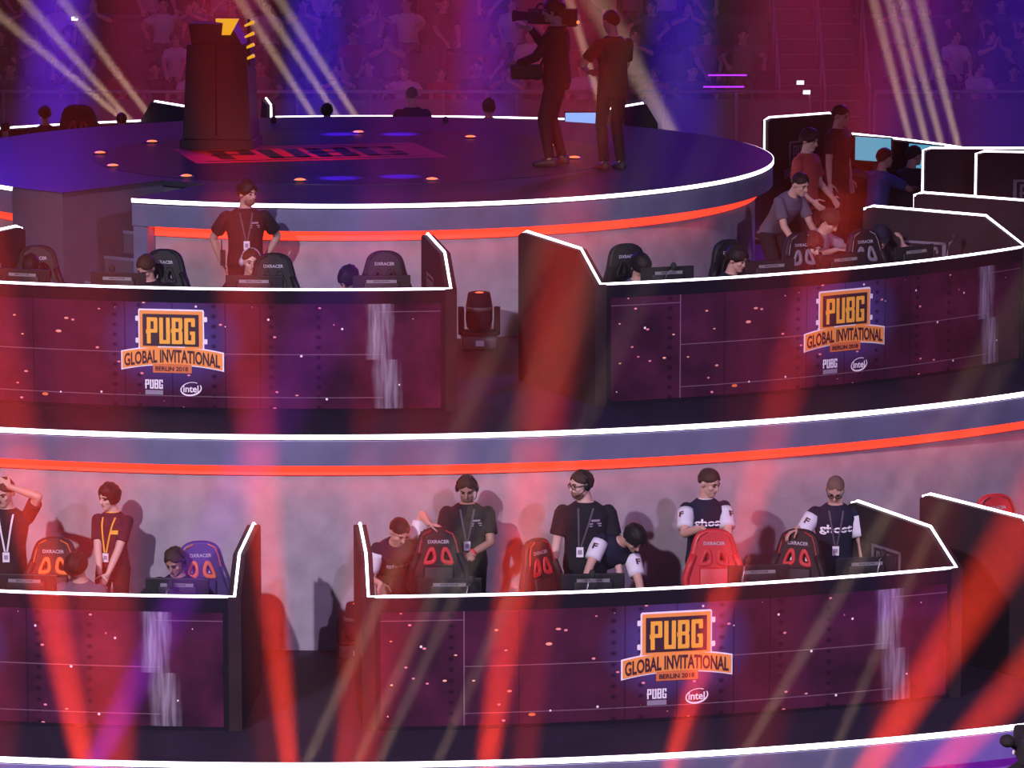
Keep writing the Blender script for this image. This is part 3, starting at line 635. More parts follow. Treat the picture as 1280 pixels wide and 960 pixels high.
def moving_head(label, loc, rz=0, s=1):
    root = thing('moving_head_light', label, 'stage light', loc, rz); root.scale = (s,)*3
    b = B(); box(b, (0, 0, .085), (.40, .34, .15)); bs = obj('base', b, 'metal_dark', root, True, bevel=.03)
    b = B(); box(b, (0, -.174, .085), (.09, .006, .06)); obj('display', b, 'grey_label', bs)
    b = B(); box(b, (0, 0, .18), (.42, .22, .06)); y = obj('yoke', b, 'black', root, True, bevel=.02)
    for sx in (1, -1):
        b = B(); loft(b, [(Vector((sx*.20, 0, z)), .035, r_, X, Y) for z, r_ in ((.17, .12), (.30, .11), (.42, .085), (.47, .05))], 14); obj('yoke_arm', b, 'black', y, True)
    b = B(); lathe(b, [(.10, .21), (.135, .24), (.150, .34), (.148, .48), (.128, .60), (.118, .635), (.095, .64)], 22); hd = obj('lamp_head', b, 'black', root, True)
    b = B(); lathe(b, [(.150, .44), (.153, .45), (.153, .47), (.150, .48)], 22); obj('band', b, 'metal_dark', hd, True)
    b = B(); ball(b, Vector((0, -.06, .628)), (.062, .050, .022)); obj('lens', b, 'lens_glow', hd, True); return root
# ------------------------------------------------------------------ placing
def hp(px, py, zf, h):                                   # floor point under a head top seen at (px, py)
    p = at_z(px, py, zf+h); return Vector((p.x, p.y, zf))
def loc(o, p): return Matrix.Rotation(-o[1], 3, 'Z') @ (Vector(p)-Vector(o[0]))
GP = 'people on the stage'
def bx2(c, s): b = B(); box(b, c, s); tube(b, [(c[0]-.012, c[1], c[2]+s[2]*.4), (c[0]-.012, c[1], c[2]+s[2]*.5+.11)], .007, 6); return b
TEE = (chest_bar(.085, .40, .075, .018), chest_bar(.085, .372, .105, .012), chest_bar(.085, .352, .105, .010))
# chairs of the front row
CS = .92; CT = 1.385*CS                                  # seat posts sunk low
ch1 = at_z(548, 662, CT); ch3 = at_z(892, 664, CT); ch4 = at_z(1000, 664, CT)
def chair_at(px, py, zf, deg, lb, top_=None, **kw):     # chair whose head rest top is seen at (px, py)
    p = at_z(px, py, zf+CT); q = p-Matrix.Rotation(rad(deg), 3, 'Z') @ Vector((0, .37*CS, 0)); c = chair(lb, (q.x, q.y, zf), rad(deg), **kw); c.scale = (CS,)*3; return c
chair_at(548, 663, 0, 2, 'black and red gaming chair under the leaning hand of the bent player in white sleeves')
chair_at(671, 677, 0, 52, 'dark red gaming chair turned sideways beside the man in glasses', tilt=9)
chair_at(892, 665, 0, 4, 'red gaming chair gripped by the player looking to the side', body='chair_red', trim='chair_red')
chair_at(1000, 665, 0, -22, 'black and red gaming chair held by the player with the shaved head', inner='chair_white')
chair_at(68, 675, 0, -6, 'black gaming chair with orange openings next to the woman with bobbed hair', trim='chair_orange')
chair_at(250, 680, 0, 8, 'purple gaming chair with orange trim in the front row', trim='chair_orange', body='chair_purple', inner='chair_white')
chair_at(1243, 621, 0, 20, 'gaming chair peeping over the dark wing at the right edge', body='chair_red', trim='chair_black')  # red body paints in the red beam light on the chair top
for px, py, rz, lb, kw in ((47, 310, 0, 'black gaming chair behind the player bent low at the far left of the middle tier', {}), (206, 315, -10, 'black gaming chair behind the player with short brown hair on the middle tier', {}), (342, 320, 0, 'black gaming chair behind the player in the headset under the standing man', {}), (481, 317, 0, 'black gaming chair with pale openings behind the player hidden by a monitor', dict(inner='chair_white')),
                       (782, 308, 24, 'black gaming chair nearest the left wing of the right middle tier booth', dict(inner='chair_white')), (910, 303, 34, 'black gaming chair of the player resting cheek on hand', dict(inner='chair_white')), (1000, 294, 30, 'black gaming chair with pale piping behind the red haired player', dict(trim='chair_grey')), (1078, 290, 32, 'black gaming chair with pale piping behind the player in the cap', dict(trim='chair_grey'))):
    kw.setdefault('trim', 'chair_black'); chair_at(px, py, Z1, rz, lb, **kw)
# people of the front row
p = hp(140, 601, 0, 1.66)
person('woman with bobbed black hair in a dark polo with yellow collar, hands clasped', p, rad(-16), h=1.66, female=True, girth=.95, hairstyle='bob', skin='skin_pale', top='polo', face=(-.45, -.85, -.18), handR=(-.035, -.25, .80), handL=(.03, -.27, .79), hdR=(.35, -.3, -1), hdL=(-.45, -.3, -1), pnR=(.8, .6, 0), pnL=(-.8, .6, 0), elbR=(-.6, .3, 0), elbL=(.6, .3, 0), group=GP,
       extras=(lanyard('lanyard_yellow', .10, -.03), collar('lanyard_yellow'), chest_bar(.07, .36, .07, .04, 'lanyard_yellow')))
p = hp(8, 592, 0, 1.82)
person('man at the left edge with one hand raised to his head', p, 0, h=1.82, hairstyle='short', hair='hair_brown', face=(-.35, -.85, -.3), handL=(.05, -.12, 1.72), elbL=(1, -.35, .05), hdL=(-.8, .1, .4), pnL=(0, 1, -.2), curlL=.2, handR=(-.2, -.2, .9), group=GP, extras=(lanyard('badge', .12),))
p = at_z(497, 652, 1.36); p0 = Vector((p.x-.02, p.y+.46, 0))
person('bent player in a white sleeved jersey leaning over the left end of the desk', p0, 0, h=1.74, hips=(-.02, .05, .77), lean=(.06, -.95, 1), face=(.45, -.62, -.62), neck=(.15, -.6, .8), handL=ch1-p0+Vector((-.09, .02, .05)), elbL=(.1, .5, .7), hdL=(.8, -.2, -.15), pnL=(0, -.1, -1), handR=(-.14, -.50, .80), elbR=(-.3, .3, -.6), hdR=(.1, -.8, -.4), pnR=(.3, 0, -1), sleeve_mat='jersey_white', top='tee_navy', hairstyle='short', twist=12, group=GP,
       extras=(chest_text('ghost', .02, .33, .26, .085, split=True),))
p = hp(584, 588, 0, 1.75)
person('man in a black tee with headset, lanyard and red wristband behind the red gaming chair', p, 0, h=1.75, girth=1.18, hairstyle='short', hair='hair_brown', skin='skin_tan', face=(-.05, -.88, -.42), handL=(.02, -.26, 1.02), elbL=(.8, .25, -.3), hdL=(-.9, -.3, -.1), pnL=(.1, .6, -1), curlL=.5, handR=(-.06, -.30, 1.02), elbR=(-.8, .3, -.2), hdR=(.5, -.6, .1), pnR=(.4, .2, -1), curlR=.5, group=GP,
       extras=(lanyard('lanyard_dark', .16), headset(), beard)+TEE+((lambda I: obj('wristband', tube(B(), [I['arms'][-1][2]+(I['arms'][-1][1]-I['arms'][-1][2])*.10, I['arms'][-1][2]+(I['arms'][-1][1]-I['arms'][-1][2])*.22], .037, 12), 'red_watch', I['root'], True)),))
p = hp(732, 583, 0, 1.86)
person('big man in glasses and headset in a black tee looking aside', p, 0, h=1.86, girth=1.28, hairstyle='short', hair='hair_brown', skin='skin_pale', face=(-.86, -.48, -.12), handR=(-.30, -.12, .88), elbR=(-.5, .5, 0), handL=(.31, -.06, .88), group=GP, extras=(lanyard('lanyard_dark', .12, -.05), headset(), glasses(), beard)+TEE)
p = at_z(794, 660, 1.34); p0 = Vector((p.x-.42, p.y+.30, 0))
person('player doubled over the desk with his head down beside the man in glasses', p0, 0, h=1.76, hips=(-.02, .10, .86), lean=(.62, -.48, .62), face=(.35, -.55, -.76), neck=(.6, -.55, .35), up=(.3, -.6, .5), handR=(-.06, -.48, .79), elbR=(-.8, -.2, .1), hdR=(-.2, -.8, -.3), pnR=(0, 0, -1), handL=(.50, -.40, .62), elbL=(.7, .2, 0), sleeve_mat='jersey_white', top='tee_navy', hairstyle='mop', group=GP)
p = hp(882, 581, 0, 1.80)
c3 = ch3-p; c3.y = min(c3.y, -.24)
person('player in a white sleeved jersey with one hand on the dark red chair', p, 0, h=1.80, hairstyle='short', hair='hair_brown', face=(.72, -.62, -.30), twist=14, handR=c3+Vector((-.10, .0, .03)), elbR=(-.75, .1, -1), hdR=(.7, -.3, -.45), pnR=(0, -.2, -1), curlR=.42, handL=c3+Vector((.17, -.05, -.42)), elbL=(.9, .1, 0), hdL=(.2, -.8, -.5), pnL=(-.4, -.2, -1), curlL=.5, sleeve_mat='jersey_white', top='tee_navy', group=GP, extras=(chest_text('ghost', .0, .33, .28, .09, split=True), collar('jersey_white')))
p = hp(1044, 597, 0, 1.70); c4 = ch4-p; c4.y = min(c4.y, -.2)
person('player with a shaved head looking down, white letters on his black jersey', p, 0, h=1.78, hairstyle='shaved', hair='hair_shaved', face=(-.12, -.76, -.58), up=(0, -.6, .7), lean=(0, -.10, 1), handR=c4+Vector((-.02, .0, .03)), elbR=(-.35, .3, -1), hdR=(-.7, -.35, -.35), pnR=(0, -.2, -1), curlR=.4, handL=(.27, -.20, .86), elbL=(.6, .4, 0), sleeve_mat='jersey_white', top='tee_navy', girth=1.08, group=GP, extras=(chest_text('ghost', .0, .33, .30, .10, split=True), lanyard('lanyard_dark', .13, .0), glasses()))
SIT = dict(feet=((-.16, -.52, 0), (.16, -.52, 0)), lean=(0, -.22, 1))
def sitter(label, px, py, zf, top_z=1.28, rz=0, seat=.49, **k):
    a = dict(SIT); a.update(k); h = a.pop('h', 1.76); s = h/1.8; p = at_z(px, py, zf+top_z); U = Vector(a['lean']).normalized()
    off = Matrix.Rotation(rz, 3, 'Z') @ Vector((U.x*.55, U.y*.55-.10, 0)); q = Vector((p.x-off.x, p.y-off.y, zf))
    dz = top_z-(seat+(.535*U.z+.26)*s)                       # leaning lower brings the head down
    return person(label, q, rz, h=h, hips=(0, .0, seat+max(min(dz, .12), -.12)), group=GP, **a)
ARMS = dict(handR=(-.16, -.52, .79), handL=(.16, -.52, .79), pnR=(0, 0, -1), pnL=(0, 0, -1), hdR=(.1, -1, 0), hdL=(-.1, -1, 0), elbR=(-.8, .2, -.3), elbL=(.8, .2, -.3))
sitter('player with short hair looking down before the purple gaming chair', 219, 687, 0, 1.28, rad(-8), hairstyle='short', hair='hair_brown', skin='skin_tan', face=(-.25, -.8, -.5), top='tee_navy', extras=(headset(),), **ARMS)
sitter('hunched player in a black hoodie in the chair with orange openings', 95, 694, 0, 1.27, rad(-14), hairstyle='mop', face=(-.5, -.45, -.75), top='hoodie', sleeve='long', up=(0, -.7, .5), **ARMS)
sitter('player bent low over the desk at the left end of the middle tier', 38, 319, Z1, 1.26, 0, hairstyle='short', face=(-.1, -.55, -.8), up=(0, -.7, .5), top='hoodie', sleeve='long', **ARMS)
sitter('player with short brown hair looking down on the middle tier', 182, 320, Z1, 1.28, rad(-12), hairstyle='short', hair='hair_brown', face=(-.3, -.7, -.6), up=(0, -.6, .6), **ARMS)
sitter('player in a big headset facing forward under the standing man', 312, 314, Z1, 1.30, 0, hairstyle='short', hair='hair_brown', skin='skin_pale', face=(.22, -.95, -.1), extras=(headset(True, 'grey_label', True),), **ARMS)
sitter('dark haired player ducking behind a monitor on the middle tier', 437, 334, Z1, 1.22, rad(-10), lean=(-.1, -.35, 1), hairstyle='mop', face=(-.3, -.6, -.7), up=(0, -.6, .6), **ARMS)
sitter('player slumped beside the wing of the right middle tier booth', 802, 319, Z1, 1.26, rad(20), hairstyle='mop', face=(.2, -.6, -.75), up=(0, -.7, .5), top='hoodie', sleeve='long', **ARMS)
A2 = dict(ARMS); A2.update(handR=(-.04, -.46, .98), hdR=(.1, -.1, 1), pnR=(.4, .6, 0), curlR=.5)
sitter('player in profile resting a cheek on one hand', 925, 311, Z1, 1.28, rad(50), hairstyle='mop', face=(.15, -.9, -.3), top='tee_navy', **A2)
sitter('player with red dyed hair looking down on the middle tier', 1019, 293, Z1, 1.28, rad(28), hairstyle='mop', hair='hair_red', skin='skin_pale', face=(.05, -.82, -.5), **ARMS)
A3 = dict(ARMS); A3.update(handL=(.12, -.42, 1.12), elbL=(1, -.2, -.3), hdL=(-.3, .1, 1), pnL=(-.6, .5, 0), curlL=.5)
sitter('player in a navy cap and headset with one arm raised to the face', 1104, 284, Z1, 1.30, rad(30), hairstyle='cap', face=(-.25, -.85, -.35), extras=(headset(True, 'frame_black', True),), top='tee_black', **A3)
p = hp(306, 222, Z1, 1.80)
person('man in a black tee standing on the middle tier with a badge', p, rad(8), h=1.80, girth=1.2, hairstyle='mop', face=(.55, -.8, -.08), handR=(-.24, .14, .92), elbR=(-.8, .4, 0), handL=(.22, .15, .95), elbL=(.8, .3, 0), group=GP, extras=(lanyard('lanyard_dark', .17), beard)+TEE+((lambda I: obj('walkie_talkie', bx2((-.235, -.03, .98), (.05, .05, .16)), 'rubber', I['root'], bevel=.008)),))
p = at_z(1014, 233, Z1+1.42)
person('young man with short dark hair leaning in over the shoulders of the players', Vector((p.x-.38, p.y+.25, Z1)), rad(45), h=1.76, hips=(0, .05, .90), lean=(0, -.75, 1), hairstyle='short', face=(0, -.9, -.35), handR=(-.2, -.5, .8), handL=(.2, -.5, .8), top='hoodie', group=GP)
p = hp(1008, 158, Z1, 1.78)
person('coach in a dark red tee standing in profile near the round deck', p, rad(55), h=1.78, girth=1.1, hairstyle='mop', face=(0, -.95, -.25), top='red_tee', handR=(-.22, -.22, .95), handL=(.22, -.22, .95), group=GP)
p = hp(1047, 128, Z1, 1.82)
person('tall coach in a dark tee standing behind the other coach', p, rad(60), h=1.82, girth=1.15, hairstyle='short', face=(0, -.95, -.2), group=GP)
p = at_z(1046, 262, Z1+1.1)
sitter('player in a blue grey tee bending low behind the red haired player', 1040, 262, Z1, 1.2, rad(60), lean=(0, -.6, 1), hairstyle='mop', hair='hair_brown', face=(0, -.7, -.6), top='grey_tee', **ARMS)
# back booths: players seen from behind at their screens
for px, py, lb, tp in ((1110, 187, 'player in a blue tee seen from behind near the lit screens', 'blue_tee'), (1147, 184, 'player seen from behind as a dark head before a cyan screen', 'tee_navy')):
    sitter(lb, px, py, Z1, 1.27, rad(125), lean=(0, -.15, 1), hairstyle='short', top=tp, **ARMS)
sitter('player in profile between the light lines of the booths at the right', 1212, 186, Z1, 1.27, rad(70), lean=(0, -.1, 1), hairstyle='short', top='red_tee', face=(0, -1, -.1), **ARMS)
for px, py, h, rz, lb, kw in ((515, 106, 1.67, 185, 'broad man with a shaved head standing behind the round deck', dict(hairstyle='shaved', hair='hair_shaved', girth=1.2)), (408, 128, 1.55, 170, 'person with short dark hair rising behind the far rim of the deck', dict(hairstyle='mop')), (611, 122, 1.58, 180, 'person with long hair rising behind the far rim of the deck', dict(hairstyle='bob', hair='hair_brown')),
                          (56, 131, 1.52, 190, 'dark haired person behind the deck at the far left', dict(hairstyle='mop')), (152, 139, 1.48, 190, 'person ducking behind the deck near the beams at the left', dict(hairstyle='short')), (6, 150, 1.46, 175, 'person in a light blue top behind the deck at the left edge', dict(hairstyle='short', top='blue_tee'))):
    p = at_y(px, py, 6.9 if px > 300 else 6.2); person(lb, (p.x, p.y, Z1), rad(rz), h=p.z-Z1, vox=.012, group=GP, **kw)
p = at_y(108, 124, 6.3); c = chair('black gaming chair back rising behind the deck at the far left', (p.x, p.y, Z1), rad(170)); c.scale = (1.07,)*3
# ------------------------------------------------------------------ monitors and microphones
def on_circle(px, r, z):                                 # azimuth on a circle of the stage seen at column px
    lo, hi = -60, 60
    for _ in range(40):
        m = (lo+hi)/2; q = pol(r, m, z); d = (q.y-CY)*math.cos(PITCH)-(q.z-CZ)*math.sin(PITCH)
        if 640+F*(q.x-CX)/d < px: lo = m
        else: hi = m
    return lo
def mon(px, top, zf, r, lb, rz=None, kind=0, **k):
    a = on_circle(px, r, zf+1.1); q = pol(r, a, zf+.77)
    return monitor(lb, q, rad(a if rz is None else rz), kind=kind, **k)
for px, top, zf, r, rz, lb, kd in ((562, 718, 0, 12.95, 0, 'monitor in front of the black and red chair the bent player leans on', 1), (741, 712, 0, 12.95, 4, 'monitor in front of the man in glasses', 1), (948, 701, 0, 12.95, 10, 'monitor between the red chair and the black and red chair', 0), (1082, 698, 0, 12.95, 14, 'monitor nearest the right wing in the front row', 1), (222, 726, 0, 12.95, -4, 'monitor before the player looking down in the purple chair', 1), (32, 722, 0, 12.95, -8, 'monitor before the chair with orange openings', 0),
                           (477, 349, Z1, 8.62, 2, 'monitor before the player ducking on the middle tier', 0), (318, 350, Z1, 8.62, -4, 'monitor before the player in the big headset', 0), (148, 345, Z1, 8.62, -12, 'monitor before the player with short brown hair on the middle tier', 0), (30, 339, Z1, 8.62, -18, 'monitor before the player bent low at the left', 0), (834, 335, Z1, 8.62, 20, 'monitor beside the slumped player on the middle tier', 0), (962, 331, Z1, 8.62, 26, 'monitor beside the player resting a cheek on one hand', 0), (1054, 326, Z1, 8.62, 34, 'monitor between the red haired player and the player in the cap', 0), (1142, 318, Z1, 8.62, 40, 'monitor right of the player in the cap', 0)):
    mon(px, top, zf, r, lb, rz, kd)
for px, py, a, lb, sc in ((1066, 172, 128, 'lit monitor partly hidden by the tall coach', 'screen'), (1143, 180, 119, 'lit cyan monitor behind the dark head of a player', 'screen')):
    p = at_z(px, py, Z1+1.235); a = math.degrees(math.atan2(p.x, -p.y)); monitor(lb, pol(7.85, a, Z1+.77), rad(a+18), 'lit monitors', sc)
p = at_y(729, 151, 7.0); monitor('bright monitor glowing between the legs of the two camera men', (p.x, p.y, Z1+.86), rad(182), 'lit monitors', 'screen_white', w=.50)
for px, py, zf, r, lb, hh in ((582, 702, 0, 13.12, 'thin microphone before the monitor of the black and red chair', .44), (733, 696, 0, 13.12, 'thin microphone before the man in glasses', .46), (928, 684, 0, 13.05, 'microphone with a red lit stem right of the red chair', .50), (1097, 676, 0, 13.0, 'microphone near the right wing of the front row booth', .46), (206, 704, 0, 13.1, 'thin microphone before the player in the purple chair', .40),
                       (128, 313, Z1, 8.6, 'microphone on the middle tier before the stair steps', .46), (830, 322, Z1, 8.7, 'curved microphone over the monitor of the slumped player', .44), (1184, 277, Z1, 8.6, 'microphone before the dark wing at the right of the middle tier', .46)):
    a = on_circle(px, r, zf+1.1); mic(lb, pol(r, a, zf+.77), rad(a), hh, .05 if zf == 0 else .10)
moving_head('black moving head light with a red lens in the gap of the middle tier', at_z(599, 436, Z1), rad(3), .93)
moving_head('black moving head light half hidden behind the wing of the front row booth', at_z(447, 818, 0)+Vector((0, -.12, 0)), rad(3), .8)
# ------------------------------------------------------------------ top deck
def fl_light(px, py):
    p = at_z(px, py, Z0+.01); t = thing('floor_light', 'round orange uplight set into the rim of the central disc of the deck', 'floor light', (p.x, p.y, Z0+.004), 0, 'orange floor lights of the top deck')
    b = B(); lathe(b, [(.085, 0), (.085, .016), (.072, .018)], 20); obj('ring', b, 'metal_dark', t, True); b = B(); ball(b, Vector((0, 0, .012)), (.068, .068, .022)); obj('lens', b, 'uplight', t, True)
M['uplight'] = mat('uplight', (.4, .1, .05), .3, emit=(1, .16, .05), es=2.2)
for px, py in ((125, 192), (190, 178), (141, 208), (233, 221), (375, 226), (540, 225), (692, 183), (718, 198), (448, 166), (588, 172)): fl_light(px, py)
# logo painted on the deck
M['floor_red'] = mat('deck_logo_red', (.55, .025, .03), .4); M['disc'] = mat('deck_disc', (.018, .016, .03), .3, noise=(2, .6))
b = B(); arc(b, .01, 3.0, Z0+.0045, Z0+.008, 0, 360, 90); tag(obj('stage_disc', b, 'disc'), 'dark glossy round disc in the middle of the top deck', 'stage disc')
lc = at_z(385, 192, Z0); lg = thing('floor_logo', 'red logo with block letters painted on the round disc', 'logo', (lc.x, lc.y, Z0+.0085), rad(14))
fn = lambda x, y: Vector((x, y, .002))
lay('plate', poly_geo([R4(-1.45, -.85, 1.45, .85)]), lambda x, y: Vector((x, y, .0008)), 'floor_red', lg)
for r4 in (R4(-1.3, .62, 1.3, .70), R4(-1.3, -.70, 1.3, -.62)): lay('frame', poly_geo([r4]), fn, 'disc', lg)
lay('lettering', scale_geo(poly_geo(BLOCK), -1.1, -.5, 1.1, .5), fn, 'disc', lg)
# dark stepped tower with gold emblem and rods
tp = at_z(277, 184, Z0); tw = thing('display_tower', 'tall dark tower with a gold emblem plate and gold rods on the round deck', 'tower', (tp.x, tp.y, Z0), rad(-6))
b = B(); box(b, (0, 0, .06), (.86, .72, .12)); obj('base', b, 'tower', tw, bevel=.01)
def frustum(bm, s0, s1, z0, z1, dx=0):
    a = [bm.verts.new((x*s0[0]/2, y*s0[1]/2, z0)) for x, y in ((-1, -1), (1, -1), (1, 1), (-1, 1))]; c = [bm.verts.new((dx+x*s1[0]/2, y*s1[1]/2, z1)) for x, y in ((-1, -1), (1, -1), (1, 1), (-1, 1))]
    bm.faces.new(a[::-1]); bm.faces.new(c)
    for k in range(4): bm.faces.new((a[k], a[(k+1) % 4], c[(k+1) % 4], c[k]))
    return bm
obj('shaft', frustum(B(), (.80, .66), (.70, .56), .12, 1.22), 'tower', tw, bevel=.01)
obj('upper_block', frustum(B(), (.60, .5), (.50, .44), 1.22, 1.46, -.09), 'tower', tw, bevel=.008)
b = B(); box(b, (.0, -.345, .70), (.012, .02, 1.05)); obj('seam', b, 'black', tw)
o = obj('gold_plate', fill2d([(.0, 1.52), (.26, 1.52), (.16, 1.34), (.07, 1.34), (.085, 1.48), (.0, 1.49)], (), .05, .004), 'gold_glow', tw); o.location.y = -.27
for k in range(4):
    b = B(); tube(b, [(.33, -.24, 1.44-.13*k), (.44, -.28, 1.49-.13*k)], [.012, .022], 8); obj('gold_rod', b, 'gold_glow', tw, True)
b = B(); box(b, (.37, -.2, 1.24), (.03, .03, .55)); obj('rod_post', b, 'tower', tw)
for px, py, lb in ((342, 151, 'small black box on the far rim of the deck beside the bent light line'), (557, 151, 'small black box on the pale far rim of the deck'), (777, 154, 'small black box on the far rim of the deck behind the second camera man')):
    p = at_z(px, py+3, Z0); t = thing('rim_box', lb, 'box', (p.x, p.y, Z0+.004)); b = B(); box(b, (0, 0, .035), (.07, .07, .07)); obj('housing', b, 'rubber', t, bevel=.01); b = B(); lathe(b, [(.02, .07), (.02, .078), (.012, .08)], 10); obj('knob', b, 'metal_dark', t)
# camera man and his helper
p = at_z(696, 207, Z0)
person('camera man in dark clothes with a shoulder camera on the round deck', (p.x, p.y, Z0), rad(-105), h=1.90, girth=1.15, hairstyle='mop', feet=((-.16, .02, 0), (.16, -.04, 0)), face=(.05, -1, 0), handR=(-.20, -.36, 1.52), elbR=(-.5, -.2, -.8), hdR=(0, -1, .1), pnR=(.5, 0, 1), handL=(.12, -.42, 1.15), elbL=(.6, .2, -.6), top='tee_black', sleeve='long', group=GP)
vc = thing('video_camera', 'black shoulder video camera carried by the camera man', 'camera', (p.x, p.y, Z0), rad(-105), None)
b = B(); box(b, (-.20, -.16, 1.66), (.12, .44, .17)); obj('body', b, 'rubber', vc, bevel=.015)
b = B(); tube(b, [(-.20, -.38, 1.66), (-.20, -.52, 1.66), (-.20, -.56, 1.66)], [.050, .055, .070], 14); obj('lens', b, 'black', vc, True)
b = B(); box(b, (-.20, .12, 1.65), (.10, .12, .20)); obj('battery', b, 'rubber', vc, bevel=.01)
b = B(); tube(b, [(-.20, -.05, 1.745), (-.20, -.10, 1.80), (-.20, -.26, 1.80), (-.20, -.30, 1.745)], .014, 8); obj('handle', b, 'rubber', vc, True)
b = B(); box(b, (-.09, -.30, 1.70), (.10, .12, .06)); obj('viewfinder', b, 'rubber', vc, bevel=.01)
b = B(); ball(b, Vector((-.20, .19, 1.60)), .018); obj('tally_light', b, 'uplight', vc, True)
bg = thing('equipment_bag', 'dark bag at the hip of the camera man', 'bag', (p.x-.34, p.y-.05, Z0+.98)); b = B(); box(b, (0, 0, .08), (.36, .2, .16)); obj('pouch', b, 'rubber', bg, bevel=.03); b = B(); tube(b, [(.15, 0, .14), (.24, .0, .34), (.30, 0, .5)], .015, 6); obj('strap', b, 'rubber', bg)
p = at_z(766, 212, Z0)
person('helper in dark clothes standing with his back turned beside the camera man', (p.x, p.y, Z0), rad(205), h=1.80, girth=1.05, hairstyle='short', feet=((-.09, .02, 0), (.09, -.03, 0)), face=(.2, -1, -.1), handR=(-.05, -.32, 1.08), elbR=(-.7, .4, -.3), handL=(.18, -.34, 1.10), elbL=(.7, .4, -.3), group=GP)
# broadcast camera at the lower right corner
p = at_y(1272, 935, -15.6); bc = thing('broadcast_camera', 'black broadcast camera with a foam covered microphone at the lower right corner', 'camera', (p.x, p.y, -2.3))
k = p.z+2.3
b = B(); box(b, (.10, 0, k+.02), (.22, .5, .24)); obj('body', b, 'rubber', bc, bevel=.03)
b = B(); ball(b, Vector((-.09, -.05, k+.07)), (.062, .09, .050)); obj('foam_microphone', b, 'rubber', bc, True)
b = B(); tube(b, [(-.06, -.02, k+.03), (.02, 0, k-.02)], .016, 8); obj('microphone_arm', b, 'rubber', bc, True)
b = B(); ball(b, Vector((-.045, -.12, k-.005)), (.012, .012, .022)); obj('painted_glint', b, 'logo_white', bc, True)  # white bead painted in for a glint beside the microphone
b = B(); lathe(b, [(.30, 0), (.30, .05), (.06, .12), (.05, k-.45), (.16, k-.30), (.20, k-.18), (.10, k-.10)], 20, (.12, 0, 0)); obj('pedestal', b, 'rubber', bc, True)
# ------------------------------------------------------------------ tribune behind the stage
M['tribune'] = mat('tribune_concrete', (.10, .09, .11), .85, noise=(2, .7)); M['seat'] = mat('tribune_seat', (.05, .045, .07), .6); M['rail'] = mat('rail_metal', (.30, .26, .28), .35, .6); M['barrier'] = mat('barrier_panel', (.07, .06, .09), .6)
M['purple_led'] = mat('purple_led', (.2, .05, .3), .4, emit=(.45, .03, 1), es=1.6); M['phone_light'] = mat('phone_light', (.5, .5, .5), .4, emit=(.85, .9, 1), es=2.5)
YT, ZT, DY, DZ = 17.4, 1.80, .95, .44
for k in range(5):
    b = B(); 
    for x0, x1 in ((-14, 6.0), (7.3, 18)): box(b, ((x0+x1)/2, YT+DY*(k+.5), (ZT+DZ*k-2.3)/2), (x1-x0, DY, ZT+DZ*k+2.3))
    struct('floor_row_%d' % (k+1), b, 'tribune')
b = B()
for k in range(16): box(b, (6.65, YT+.2+.32*k, (ZT+.22*k-2.3)/2), (1.28, .32, ZT+.22*k+2.3))
struct('floor_stairs', b, 'tribune')
b = B()
for k in range(16): box(b, (6.65, YT+.035+.32*k, ZT+.22*k+.003), (1.24, .03, .012))
struct('trim_9', b, 'rail')
struct('wall_back', (lambda b: (box(b, (2, 26, 6), (50, .3, 18)), b)[1])(B()), 'black')
for x0, x1, lb in ((-14, 6.4, 'panelled front barrier of the tribune left of the stairs'), (7.4, 18, 'panelled front barrier of the tribune right of the stairs')):
    t = thing('tribune_barrier', lb, 'barrier', ((x0+x1)/2, YT-.25, -2.3)); w_ = x1-x0
    b = B(); box(b, (0, 0, 2.45), (w_, .06, 4.9)); obj('panel', b, 'barrier', t)
    b = B(); tube(b, [(-w_/2, 0, 5.02), (w_/2, 0, 5.02)], .03, 8); obj('rail', b, 'rail', t, True)
    n = int(w_/1.1)
    for i in range(n+1): b = B(); tube(b, [(-w_/2+w_*i/n, -.05, .0), (-w_/2+w_*i/n, -.05, 5.02)], .028, 6); obj('post', b, 'rail', t, True)
for x, lb in ((5.95, 'stair handrail left of the tribune stairs'), (7.35, 'stair handrail right of the tribune stairs'), (6.65, 'middle handrail of the tribune stairs')):
    t = thing('handrail', lb, 'handrail', (x, YT, ZT))
    b = B(); tube(b, [(0, 0, .95), (0, 4.6, .95+4.6*.6875)], .024, 8); obj('rail', b, 'rail', t, True)
    for k in range(6): b = B(); tube(b, [(0, .9*k, max(.62*k-.1, 0)), (0, .9*k, .95+.62*k)], .020, 6); obj('post', b, 'rail', t, True)
random.seed(5)
